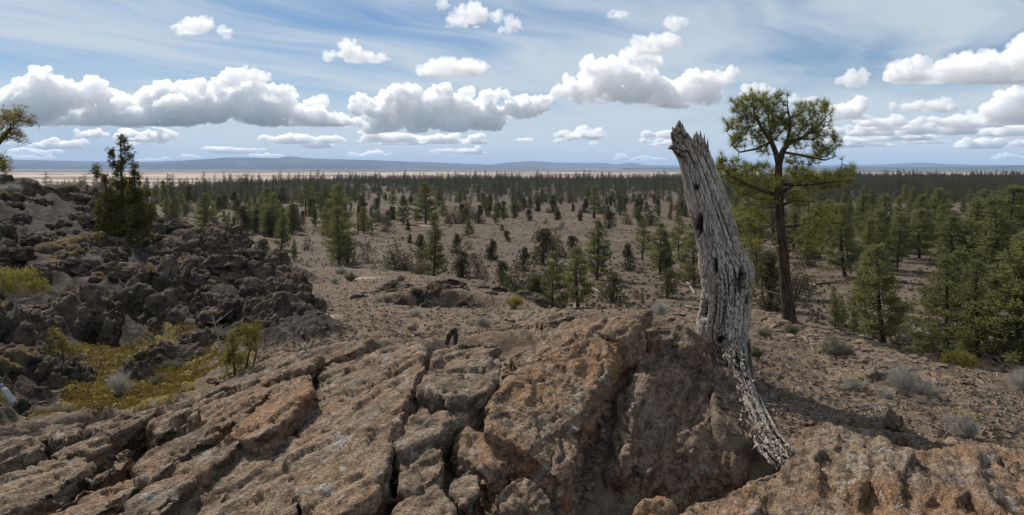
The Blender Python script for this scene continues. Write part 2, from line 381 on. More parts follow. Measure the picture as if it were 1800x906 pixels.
# ------------------------------------------------------------------ materials
def mat(name, fn, rough=.9, spec=.15):
    m = bpy.data.materials.new(name); m.use_nodes = True; T = NT(m.node_tree)
    b = T.n['Principled BSDF']; b.inputs['Roughness'].default_value = rough; b.inputs['Specular IOR Level'].default_value = spec
    r = fn(T, b)
    if r is not None: T.put(b.inputs['Base Color'], r)
    return m
def bump(T, b, h, dist, strength=1.):
    n = T.add('ShaderNodeBump', {'Height': h, 'Distance': dist, 'Strength': strength}); T.l.new(n.outputs[0], b.inputs['Normal'])
def geo(T): return T.add('ShaderNodeNewGeometry').outputs['Position']
def attrn(T, n): return T.add('ShaderNodeAttribute', attribute_name=n).outputs['Fac']
LIN = (.41, .91, 0)
def _rock(T, b):
    """object colour carries: r = rust tint, g = pale lichen, b = darkness"""
    p = geo(T); oc = T.add('ShaderNodeObjectInfo').outputs['Color']; s = T.add('ShaderNodeSeparateColor', {0: oc})
    big = T.noise(p, 1.7, 4, .6); mid = T.noise(p, 9, 6, .65, .3); fin = T.noise(p, 60, 5, .7)
    rot = T.add('ShaderNodeVectorRotate', {'Vector': p, 'Angle': math.radians(24)}, rotation_type='Z_AXIS').outputs[0]
    lam = T.noise(T.v('MULTIPLY', rot, (14, 2.2, 9)), 1.6, 5, .6, .4)
    c = T.mix(T.ss(lam, .34, .66), (.105, .076, .054), (.325, .245, .175))
    c = T.mix(T.ss(mid, .5, .70, 0., .65), c, (.43, .345, .26))
    c = T.mix(T.ss(mid, .46, .30, 0., .7), c, (.07, .052, .040))
    rust = T.m('MULTIPLY', T.ss(T.m('ADD', T.m('MULTIPLY', big, .75), T.m('MULTIPLY', mid, .3)), .42, .62), s.outputs[0])
    c = T.mix(rust, c, T.mix(T.ss(fin, .35, .65), (.25, .132, .068), (.43, .252, .142)))
    spk = T.ss(T.noise(p, 26, 5, .72, .2), .58, .70)
    c = T.mix(T.m('MULTIPLY', spk, .75), c, (.052, .043, .037))
    lic = T.m('MULTIPLY', T.ss(T.noise(T.v('ADD', p, (3, 8, 2)), 5, 7, .75, .6), .565, .66), T.m('MULTIPLY_ADD', s.outputs[1], .85, .25))
    c = T.mix(lic, c, (.40, .385, .35))
    yel = T.m('MULTIPLY', T.ss(T.noise(T.v('ADD', p, (13, 1, 5)), 11, 6, .7), .67, .72), .7)
    c = T.mix(yel, c, (.34, .19, .035))
    c = T.mix(s.outputs[2], c, T.mix(.5, c, (.035, .03, .027)))
    g1 = T.noise(p, 95, 3, .7); g2 = T.noise(p, 33, 4, .7, .3)
    gv = T.m('ADD', T.ss(g1, .3, .7, .22, .80), T.ss(g2, .32, .68, .2, .95))
    c = T.mix(1., c, T.add('ShaderNodeCombineColor', {0: gv, 1: gv, 2: gv}).outputs[0], 'MULTIPLY')
    bump(T, b, T.m('ADD', T.m('MULTIPLY', g2, 1.), T.m('ADD', T.m('MULTIPLY', g1, .55), T.m('MULTIPLY', lam, .6))), .055, 1.)
    return c
M_ROCK = mat('outcrop_rock', _rock, .92, .12)
def _lava(T, b):
    p = geo(T); mid = T.noise(p, 3.2, 7, .68, .4); fin = T.noise(p, 26, 6, .72); nz = T.add('ShaderNodeSeparateXYZ', {0: T.add('ShaderNodeNewGeometry').outputs['Normal']}).outputs[2]
    c = T.mix(T.ss(mid, .36, .66), (.044, .034, .026), (.150, .117, .090))
    c = T.mix(T.ss(fin, .5, .68, 0., .6), c, (.21, .172, .138))
    ms = T.m('MULTIPLY', T.ss(T.noise(p, .85, 5, .62), .56, .64), T.ss(nz, .35, .8))
    c = T.mix(T.m('MULTIPLY', ms, T.ss(fin, .35, .6, .2, .9)), c, (.16, .105, .026))
    lic = T.ss(T.noise(T.v('ADD', p, (5, 5, 1)), 6, 7, .72, .5), .64, .70, 0., .7)
    c = T.mix(lic, c, (.30, .28, .26))
    bump(T, b, T.m('ADD', T.m('MULTIPLY', fin, .6), T.m('MULTIPLY', T.noise(p, 9, 6, .7), 1.)), .09, 1.)
    return c
M_LAVA = mat('lava_rock', _lava, .95, .1)
def _ground(T, b):
    p = geo(T); lava = attrn(T, 'lava'); moss = attrn(T, 'moss'); far = attrn(T, 'dist'); dune = attrn(T, 'dune'); pale = attrn(T, 'pale')
    n1 = T.noise(p, .9, 6, .62); n2 = T.noise(p, 7, 7, .68, .3); n3 = T.noise(p, 45, 4, .7)
    nb = T.noise(p, .035, 5, .6); nm = T.noise(T.v('MULTIPLY', p, (1, 1, .2)), .45, 7, .72)
    soil = T.mix(T.ss(n2, .36, .66), (.072, .052, .037), (.165, .125, .091))
    soil = T.mix(T.ss(n1, .5, .72, 0., .55), soil, (.20, .125, .078))
    soil = T.mix(T.ss(n3, .56, .7, 0., .7), soil, (.28, .235, .19))
    soil = T.mix(T.ss(T.noise(p, 19, 5, .7), .58, .68, 0., .75), soil, (.075, .058, .046))
    plain = T.mix(T.ss(nm, .40, .62), (.058, .044, .030), (.112, .086, .060))
    plain = T.mix(T.ss(nb, .48, .66, 0., .6), plain, (.125, .098, .073))
    plain = T.mix(T.ss(T.noise(p, .011, 4, .6), .5, .66, 0., .5), plain, (.105, .088, .068))
    c = T.mix(T.ss(far, 30., 75.), soil, plain)
    lavc = T.mix(T.ss(n2, .4, .65), (.020, .016, .013), (.062, .050, .040))
    c = T.mix(T.ss(T.m('ADD', lava, T.m('MULTIPLY', T.m('SUBTRACT', n1, .5), .5)), .35, .6), c, lavc)
    mc = T.mix(T.ss(T.noise(p, 24, 5, .7), .42, .62), (.055, .042, .016), (.21, .150, .036))
    mc = T.mix(T.ss(n1, .5, .66, 0., .6), mc, (.085, .075, .034))
    c = T.mix(T.ss(T.m('ADD', moss, T.m('MULTIPLY', T.m('SUBTRACT', T.noise(p, 1.6, 4, .65), .5), 2.4)), .68, .84), c, mc)
    c = T.mix(T.ss(T.m('ADD', pale, T.m('MULTIPLY', T.m('SUBTRACT', T.noise(p, .25, 5, .65), .5), .9)), .42, .7), c, (.34, .275, .215))
    dn = T.noise(T.v('MULTIPLY', p, (.35, 1, 1)), .004, 5, .6)
    dcol = T.mix(T.ss(dn, .44, .58), (.40, .325, .265), (.17, .132, .108))
    basin = T.mix(T.ss(T.noise(T.v('MULTIPLY', p, (.2, 1, 1)), .0012, 4, .6), .5, .62), (.085, .072, .065), (.30, .25, .21))
    c = T.mix(T.ss(far, 2600., 4200.), c, basin)
    c = T.mix(dune, c, dcol)
    bump(T, b, T.m('ADD', T.m('MULTIPLY', n2, 1.), T.m('MULTIPLY', n3, .3)), .05, .8)
    return c
M_GROUND = mat('dry_ground', _ground, .95, .08)
def _hill(T, b):
    p = geo(T); return T.mix(T.ss(T.noise(p, .0012, 6, .6), .4, .62), (.030, .034, .030), (.085, .078, .066))
M_HILL = mat('forested_hill', _hill, 1., 0.)

# ------------------------------------------------------------------ ground sheet, far ranges, haze
def build_ground():
    az = np.concatenate([np.linspace(-100, -40, 40, endpoint=False), np.linspace(-40, 40, 760, endpoint=False), np.linspace(40, 100, 41)]) * math.pi / 180
    r = [.4]
    while r[-1] < 70000:
        q = r[-1]; r.append(q + (min(max(q * q / 1700, .05), .035 * q) if q > 3.6 else .2))
    r = np.array(r); R, A = np.meshgrid(r, az, indexing='ij')
    x = (R * np.sin(A)).ravel(); y = (R * np.cos(A)).ravel()
    near = R.ravel() < 80
    mk = np.zeros((len(x), 3)); mk[near] = masks(x[near], y[near])
    z = ground(x, y, mk)
    n, m = R.shape; i = np.arange(n - 1)[:, None] * m; j = np.arange(m - 1)[None]
    Q = np.stack([i + j, i + m + j, i + m + j + 1, i + j + 1], -1).reshape(-1, 4)
    me = mesh_np('ground', np.stack([x, y, z], 1), Q[:, ::-1])
    rr = R.ravel(); px = 900 + F * np.clip(x / np.maximum(y, 1), -1, 1)
    d0 = np.interp(px, [-500, 0, 300, 400, 600, 900, 1250, 1500, 1800], [740, 740, 760, 950, 1250, 1400, 1450, 1500, 1500])
    w = 1 + .12 * fbm(np.stack([x, y, 0 * x], 1), .004, 3)
    dune = sstep(rr, d0 * w, d0 * w * 1.06) * (1 - sstep(rr, 3300 * w, 4200 * w))
    pale = np.zeros(len(x))
    for (cx, cy_, wpx) in ((470, 500, 70), (640, 490, 60), (840, 492, 25), (920, 490, 18), (1230, 498, 24), (560, 560, 60), (580, 388, 40), (490, 395, 30), (760, 395, 50), (350, 358, 14), (1430, 500, 26), (1640, 440, 30), (1550, 470, 30), (1000, 540, 60)):
        c = hit(cx, cy_) if cy_ > 480 and cx < 900 or cy_ > 530 else hit(cx, cy_, beyond=6)
        s = wpx / F * c[1]; e = ((x - c[0]) / s) ** 2 + ((y - c[1]) / (s * (1.2 if c[1] < 40 else 2.2))) ** 2
        pale = np.maximum(pale, np.exp(-e) * .62)
    attr(me, 'lava', mk[:, 0]); attr(me, 'moss', mk[:, 1]); attr(me, 'dist', rr); attr(me, 'dune', dune); attr(me, 'pale', pale)
    tag(obj('ground', me, M_GROUND), kind='structure')
build_ground()
def build_range(prof, Y, depth, seed):
    prof = np.array(prof, float); px = np.linspace(prof[0, 0], prof[-1, 0], 260); top = np.interp(px, prof[:, 0], prof[:, 1])
    H = np.maximum((HZ - top) / F * Y, 0) + 8; X = (px - 900) / F * Y; v = np.linspace(-1, 1, 40)
    XX, VV = np.meshgrid(X, v, indexing='ij'); YY = Y + VV * depth
    prf = np.clip(1 - np.abs(VV) ** 1.25, 0, 1)
    n = fbm(np.stack([XX.ravel(), YY.ravel(), 0 * XX.ravel()], 1), 1 / 2600., 5, .55, True, seed).reshape(XX.shape)
    ZZ = -30 + (H[:, None] + 30) * prf * (1 + .22 * (n - .5) * (np.abs(VV) > .04)); m = len(v)
    i = np.arange(len(X) - 1)[:, None] * m; j = np.arange(m - 1)[None]
    Q = np.stack([i + j, i + m + j, i + m + j + 1, i + j + 1], -1).reshape(-1, 4)
    tag(obj('mountain_range', mesh_np('mountain_range', np.stack([XX, YY, ZZ], -1).reshape(-1, 3), Q), M_HILL), kind='structure')
build_range([(-700, 282), (0, 281), (150, 284), (270, 285), (330, 283), (365, 281), (395, 278), (425, 277), (480, 278.5), (500, 278), (512, 276), (526, 278), (560, 280), (650, 282), (700, 284), (780, 287), (850, 290), (900, 292), (960, 296)], 24000, 3500, 1)
build_range([(820, 296), (880, 288), (920, 284.5), (940, 283.5), (970, 286), (1010, 287), (1060, 287), (1080, 290), (1095, 289), (1104, 287), (1114, 287), (1128, 291), (1180, 291.5), (1260, 292), (1400, 292), (1480, 291), (1550, 290), (1590, 288), (1612, 286.5), (1640, 288), (1700, 290), (1800, 291), (2000, 290), (2500, 288)], 30000, 3000, 2)
build_range([(1100, 296.5), (1500, 295), (1700, 293.5), (1790, 291.5), (1850, 291), (2300, 290)], 17000, 2000, 3)
def build_haze():
    bm = bmesh.new(); bmesh.ops.create_cube(bm, size=1); me = bpy.data.meshes.new('haze'); bm.to_mesh(me); bm.free()
    m = bpy.data.materials.new('haze'); m.use_nodes = True; T = NT(m.node_tree); T.n.clear()
    v = T.add('ShaderNodeVolumePrincipled', {'Color': (.50, .70, 1., 1), 'Density': 3.0e-5, 'Anisotropy': 0.})
    T.l.new(v.outputs[0], T.add('ShaderNodeOutputMaterial').inputs['Volume'])
    o = obj('haze', me, m, loc=(0, 0, (640 - 45) / 2), scale=(150000, 150000, 640 + 45)); tag(o, kind='stuff')
build_haze()
# ------------------------------------------------------------------ rocks
R_ = np.random.RandomState
def hull_mesh(P):
    bm = bmesh.new()
    for p in P: bm.verts.new(p)
    r = bmesh.ops.convex_hull(bm, input=bm.verts[:])
    bmesh.ops.delete(bm, geom=[v for v in bm.verts if not v.link_faces], context='VERTS')
    bmesh.ops.triangulate(bm, faces=bm.faces[:]); bmesh.ops.recalc_face_normals(bm, faces=bm.faces[:])
    me = bpy.data.meshes.new('h'); bm.to_mesh(me); bm.free(); return me
def prism_mesh(top, bot):
    bm = bmesh.new(); a = [bm.verts.new(p) for p in top]; b = [bm.verts.new(p) for p in bot]; n = len(a)
    bm.faces.new(a); bm.faces.new(b[::-1])
    for i in range(n): bm.faces.new((a[i], b[i], b[(i + 1) % n], a[(i + 1) % n]))
    bmesh.ops.triangulate(bm, faces=bm.faces[:]); bmesh.ops.recalc_face_normals(bm, faces=bm.faces[:])
    me = bpy.data.meshes.new('p'); bm.to_mesh(me); bm.free(); return me
def shrink(P, d):
    c = P.mean(0); out = []
    for i in range(len(P)):
        a, b, e = P[i - 1], P[i], P[(i + 1) % len(P)]
        n = np.zeros(2)
        for u, v in ((a, b), (b, e)):
            t = v - u; k = np.array([t[1], -t[0]]) / (np.linalg.norm(t) + 1e-9); n += k
        n /= np.linalg.norm(n) + 1e-9
        out.append(b + n * d)
    out = np.array(out)
    area = lambda q: abs(np.sum(q[:, 0] * np.roll(q[:, 1], -1) - q[:, 1] * np.roll(q[:, 0], -1)))
    if area(out) > area(P): out = 2 * P - out
    return out
def rough(V, N, Q, amp, seed, fine=1., strat=1.):
    """weathered relief: broad lumps, laminae along the dip, pits and grain"""
    c, s = math.cos(.42), math.sin(.42)
    L = V @ np.array([[c, s, 0], [-s, c, 0], [0, 0, 1.]]) * np.array([4.2, .9, 5.0])
    d = amp * (.8 * fbm(V, 1.5, 2, .5, False, seed)) + strat * amp * .75 * (fbm(L, 1.0, 4, .55, True, seed + 1) - .45)
    tq = 3.4 * fbm(L * np.array([.55, .8, .35]), .55, 3, .5, False, seed + 21) + 5; fr = tq - np.floor(tq)
    d += strat * amp * .85 * (np.floor(tq) + sstep(fr, .82, 1.) - 5)
    f2 = fbm(V, 7., 4, .6, False, seed + 2)
    d += amp * .16 * f2 - amp * .35 * sstep(f2, .32, .42)
    W = V + .12 * np.stack([fbm(V, 3, 2, .5, False, seed + 7), fbm(V, 3, 2, .5, False, seed + 8), 0 * d], 1)
    d -= .035 * sstep(fbm(W * np.array([1.5, .8, 1]), 1.25, 2, .4, True, seed + 9), .86, .97) + .02 * sstep(fbm(W, 4.2, 2, .4, True, seed + 10), .86, .97)
    Lf = W @ np.array([[c, s, 0], [-s, c, 0], [0, 0, 1.]]) * np.array([2.2, .8, 1.8])
    d += amp * .95 * facets(Lf, 2.2, seed) + amp * .26 * facets(Lf, 6., seed + 5)
    V = V + N * d[:, None]; N = normals_of(V, Q)
    V = V + N * (fine * (.008 * fbm(V, 26., 2, .62, True, seed + 3) + .006 * fbm(V, 70., 2, .6, False, seed + 4)))[:, None]
    return V
outcrop = tag(obj('rock_outcrop', None, loc=(0, 6, -2)), 'cracked brown bedrock outcrop filling the foreground below the snag', 'rock outcrop')
bpy.context.view_layer.update()
# outline in photo pixels, height above the lie of the land, (rust, pale, dark), extra lift along the dip
SLABS = [
 ([(560,640),(640,614),(700,606),(742,605),(747,640),(724,690),(704,735),(690,790),(680,840),(655,875),(600,906),(545,930),(522,850),(500,800),(520,770),(512,720),(545,690)], .05, (.35,.5,0)),
 ([(756,615),(790,602),(850,600),(888,622),(892,640),(880,668),(850,690),(795,705),(765,692),(737,682),(748,650)], .10, (.15,.35,.1)),
 ([(745,697),(775,700),(815,710),(842,718),(806,740),(765,762),(705,792),(694,785),(705,750),(720,725)], .03, (.15,.3,.05)),
 ([(740,775),(765,785),(788,806),(778,835),(742,855),(715,876),(705,850),(702,812),(720,788)], -.02, (.1,.3,.1)),
 ([(908,655),(938,634),(990,614),(1050,596),(1090,604),(1080,640),(1052,680),(1030,720),(1022,760),(1020,800),(1002,842),(985,850),(970,830),(930,798),(902,775),(852,755),(848,735),(872,700),(890,675)], .08, (.78,.55,0)),
 ([(812,760),(850,757),(898,787),(903,800),(880,830),(852,845),(842,815),(806,797)], -.02, (.75,.3,0)),
 ([(846,738),(868,716),(880,700),(846,730),(818,748),(806,758)], -.06, (.6,.2,.1)),
 ([(908,832),(922,835),(962,868),(975,900),(968,950),(830,950),(850,882),(880,852)], .0, (.35,.5,.05)),
 ([(786,832),(825,826),(843,850),(836,880),(815,897),(791,870)], -.06, (.15,.3,.15)),
 ([(690,888),(720,873),(775,848),(794,880),(806,930),(790,960),(655,960),(664,905)], -.03, (.2,.3,.15)),
 ([(892,622),(930,602),(960,577),(1020,562),(1080,560),(1120,574),(1132,592),(1100,600),(1050,592),(990,612),(936,632),(908,648)], .06, (.5,.4,.05)),
 ([(1130,580),(1150,570),(1190,577),(1240,602),(1252,642),(1215,622),(1180,597),(1140,592)], .06, (.4,.2,.4)),
 ([(412,735),(480,692),(522,662),(547,656),(553,690),(522,722),(497,747),(457,768),(424,770),(397,757)], .16, (.85,.1,0)),
 ([(237,800),(290,764),(345,744),(382,747),(388,768),(332,794),(302,824),(272,836),(240,832)], .14, (.35,.15,.35)),
 ([(150,832),(166,806),(190,788),(226,787),(232,802),(192,832),(160,842)], .06, (.2,.3,.1)),
 ([(0,778),(30,764),(66,780),(60,802),(20,812),(-40,825),(-60,800)], .06, (.1,.3,.25)),
 ([(100,792),(120,777),(145,772),(150,787),(130,802),(105,804)], .08, (.1,.3,.25)),
 ([(0,852),(60,818),(150,803),(150,834),(60,884),(0,912),(-80,920),(-90,880)], .05, (.15,.3,.2)),
 ([(58,893),(150,848),(234,838),(268,842),(204,884),(140,920),(40,945)], .06, (.4,.2,.1)),
 ([(205,896),(282,842),(332,802),(396,770),(420,774),(402,802),(332,844),(304,874),(225,930),(180,930)], .10, (.3,.4,.15)),
 ([(306,886),(402,808),(470,775),(513,780),(498,802),(512,850),(520,900),(460,930),(380,950),(280,945)], .02, (.2,.7,.1)),
 ([(346,745),(410,702),(480,667),(538,645),(518,660),(472,690),(412,733),(384,748)], .05, (.45,.3,.05)),
 ([(332,722),(360,692),(415,677),(470,652),(536,632),(556,640),(542,654),(478,668),(404,703),(350,735)], .06, (.3,.4,.1)),
 ([(560,632),(600,612),(650,604),(640,612),(572,634)], .04, (.3,.3,.15)),
 ([(148,768),(162,756),(184,770),(189,786),(170,796),(151,788)], .12, (.2,.2,.2)),
 ([(85,770),(104,755),(120,757),(118,771),(96,780)], .08, (.0,1.,.0)),
 ([(955,905),(985,858),(1012,868),(1018,900),(1015,960),(960,960)], -.05, (.3,.4,.2)),
 ([(270,740),(300,728),(330,724),(345,738),(300,755),(268,765)], .02, (.3,.3,.1)),
 ([(330,720),(345,705),(352,725),(340,738)], .10, (.3,.3,.0)),
 ([(-60,778),(20,754),(100,744),(150,738),(142,762),(60,778),(-40,804)], .03, (.1,.4,.2)),
 ([(150,748),(215,724),(300,712),(330,702),(336,722),(270,737),(190,766)], .02, (.15,.4,.15)),
 ([(330,700),(400,668),(470,640),(530,622),(546,632),(470,656),(400,684),(345,706)], .02, (.2,.4,.1)),
 ([(1350,748),(1400,736),(1480,744),(1556,758),(1572,788),(1500,800),(1420,800),(1380,785)], .07, (.35,.4,.05)),
 ([(1420,645),(1500,640),(1565,655),(1500,668),(1440,664)], .06, (.2,.4,.1)),
 ([(1600,655),(1660,655),(1720,672),(1650,680)], .06, (.2,.5,.05)),
 ([(1405,590),(1450,598),(1500,618),(1440,616)], .08, (.3,.5,.05)),
 ([(1640,770),(1720,778),(1780,800),(1700,812),(1640,795)], .04, (.4,.4,.05)),
 ([(1340,560),(1372,552),(1380,566),(1350,578)], .08, (.3,.5,0)),
 ([(900,556),(960,548),(1010,552),(960,566),(915,570)], .05, (.2,.5,.0)),
 ([(1040,556),(1110,550),(1150,556),(1090,566)], .05, (.3,.5,.0)),
]
BOULDERS = [  # hulls in photo columns, rows and distance; name, label, tint
 ('slab', None, (.22,.45,.25), [(1114,612,7.3),(1150,590,7.5),(1192,600,7.5),(1238,642,7.4),(1272,682,7.25),(1078,716,6.75),(1100,668,6.95),(1060,800,6.35),(1036,884,6.0),(1100,905,5.85),(1200,885,5.9),(1300,838,6.2),(1316,780,6.6),(1306,722,7.0),(1128,680,6.62),(1108,760,6.1),(1092,825,5.85),(1190,735,6.5),(1170,830,5.95),(1120,1000,5.8),(1250,980,5.9),(1040,960,6.0),(1300,950,6.2),(1130,720,8.3),(1290,740,8.2)]),
 ('slab', None, (.35,.3,.35), [(1250,640,7.45),(1285,652,7.4),(1305,690,7.3),(1322,740,7.0),(1326,790,6.7),(1322,830,6.4),(1290,720,6.95),(1262,690,7.05),(1330,900,6.5),(1270,800,7.2)]),
 ('lichen_boulder', 'rounded orange lichen-covered boulder cut by the bottom edge in front of the snag', (.72,.55,.05), [(1385,806,4.6),(1440,794,4.65),(1510,788,4.7),(1620,800,4.8),(1800,806,4.9),(2050,812,4.9),(1300,842,4.45),(1225,884,4.25),(1175,915,4.15),(1150,1000,3.9),(1300,1050,3.5),(1700,1100,3.3),(2100,1000,3.6),(1300,1000,5.3),(1800,950,5.7),(2050,900,5.6),(1170,1150,4.1),(2100,1300,4.5)]),
 ('lichen_boulder', 'small blocky orange stone at the bottom edge beside the big lichen boulder', (.85,.3,0), [(1130,880,4.4),(1165,876,4.45),(1182,888,4.4),(1180,930,4.3),(1128,930,4.3),(1122,905,4.35),(1150,980,4.5),(1165,900,4.6),(1130,960,4.6)]),
 ('boulder', 'tilted brown boulder standing on the rock crest above the mossy hollow', (.15,.25,.1), [(185,772,6.35),(202,735,6.5),(222,727,6.55),(243,727,6.55),(262,752,6.5),(252,778,6.3),(215,786,6.25),(190,810,6.4),(255,800,6.4),(225,750,6.75)]),
]
def build_outcrop():
    jobs = []; info = []
    for k, (poly, lift, tint) in enumerate(SLABS):
        top = np.array([hit(x, y, fn=lambda a, b: surface(a, b) + lift) for x, y in poly])
        P0, Z0 = top[:, :2], top[:, 2]; xy, tz = [], []
        for a in range(len(P0)):
            b_ = (a + 1) % len(P0); m = max(1, int(np.linalg.norm(P0[b_] - P0[a]) / .07))
            for q in range(m):
                f = q / m; xy.append(P0[a] * (1 - f) + P0[b_] * f); tz.append(Z0[a] * (1 - f) + Z0[b_] * f)
        xy = np.array(xy); tz = np.array(tz); e3 = np.concatenate([xy, np.zeros((len(xy), 1))], 1)
        xy = xy + np.stack([fbm(e3, 5., 3, .6, False, k), fbm(e3, 5., 3, .6, False, k + 50)], 1) * .055
        sheet = 14 <= k <= 24 and k not in (12, 13)
        xy = shrink(xy, .006) if not sheet else 2 * xy - shrink(xy, .03)
        u_ = (xy[:, 0] - xy[:, 0].min()) / np.ptp(xy[:, 0]); tz = tz + (.07 if sheet or k in (12, 13) else .03) * (u_ - .5) + fbm(e3, 3., 3, .6, False, k + 90) * .05
        c = xy.mean(0); b = c + (xy - c) * 1.04
        zb = tz.min() - .42
        jobs.append((prism_mesh([(p[0], p[1], z) for p, z in zip(xy, tz)], [(p[0], p[1], zb) for p in b]), .016, 1)); info.append(('slab', None, tint, .036, 1.))
    for nm, lab, tint, P in BOULDERS:
        jobs.append((hull_mesh([tuple(to3(*p)) for p in P]), .017 if len(P) < 20 else .019, 6 if nm == 'lichen_boulder' else 2)); info.append((nm, lab, tint, .055 if len(P) > 16 else .03, .4))
    for i, ((V, N, Q), (nm, lab, tint, amp, st)) in enumerate(zip(remesh_many(jobs), info)):
        V = rough(V, N, Q, amp, i + 1, 1.0 if st > .5 else 1.5, max(st, .6)); o0 = V.mean(0)
        o = obj(nm, mesh_np(nm, V - (o0 if lab else np.array(outcrop.location)), Q), M_ROCK, None if lab else outcrop)
        if lab: o.location = o0; tag(o, lab, 'boulder')
        o.color = (*tint, 1)
build_outcrop()

# a few craggy shapes shared by the loose stones
def crag_variants(n, seed, flat=1., vox=.06, amp=.10):
    rng = R_(seed); jobs = []
    for i in range(n):
        P = rng.normal(size=(16, 3)); P /= np.linalg.norm(P, axis=1)[:, None]; P *= rng.uniform(.75, 1.1, (16, 1)) * np.array([1, rng.uniform(.6, .9), flat * rng.uniform(.6, .9)])
        jobs.append((hull_mesh(P), vox, 2))
    out = []
    for i, (V, N, Q) in enumerate(remesh_many(jobs)):
        d = amp * (fbm(V, 1.6, 4, .55, True, seed + i) - .4) * 1.6 + amp * .5 * fbm(V, 6, 3, .6, False, seed + i + 3)
        out.append((V + N * d[:, None], Q))
    return out
LAVA_V = [mesh_np('boulder', V, Q) for V, Q in crag_variants(9, 11, .9, .052, .24)]
STONE_V = [mesh_np('stone', V, Q) for V, Q in crag_variants(7, 41, .75, .10, .16)]
PLATE_V = [mesh_np('flat_stone', V, Q) for V, Q in crag_variants(6, 71, .26, .12, .05)]
def big_crags(n, seed):
    rng = R_(seed); jobs = []
    for i in range(n):
        mb = []
        P = rng.normal(size=(22, 3)); P /= np.linalg.norm(P, axis=1)[:, None]; P *= rng.uniform(.7, 1.1, (22, 1)) * np.array([1.25, .7, .62]); P[:, 2] = np.where(P[:, 2] < 0, P[:, 2] * 1.6, P[:, 2])
        jobs.append((hull_mesh(P), .034, 1))
    out = []
    for i, (V, N, Q) in enumerate(remesh_many(jobs)):
        d = .16 * fbm(V * np.array([.7, 1.3, 1.6]), 1.5, 3, .5, True, seed + i) - .08 + .12 * facets(V, 2.6, seed + i) + .05 * facets(V, 7., seed + i + 9) - .12 * sstep(fbm(V, 1.3, 2, .5, True, seed + i + 4), .75, .95)
        V = V + N * d[:, None]; N = normals_of(V, Q); out.append(mesh_np('crag', V + N * (.03 * fbm(V, 9, 3, .6, True, i))[:, None], Q))
    return out
CRAG_V = big_crags(5, 91)
for me in LAVA_V + CRAG_V: me.materials.append(M_LAVA)
for me in STONE_V + PLATE_V: me.materials.append(M_ROCK)
def put(name, me, p, s, rng, parent=None, tilt=.4, sink=.3, sq=(1, 1, 1), tint=None, rz=None):
    o = obj(name, me, None, parent)
    q = np.array(p, float); q[2] -= 0
    o.location = q - (np.array(parent.location) if parent else 0)
    o.rotation_euler = (rng.uniform(-tilt, tilt), rng.uniform(-tilt, tilt), rng.uniform(0, 6.28) if rz is None else rz)
    o.scale = tuple(np.array(sq) * s)
    if tint: o.color = (*tint, 1)
    return o
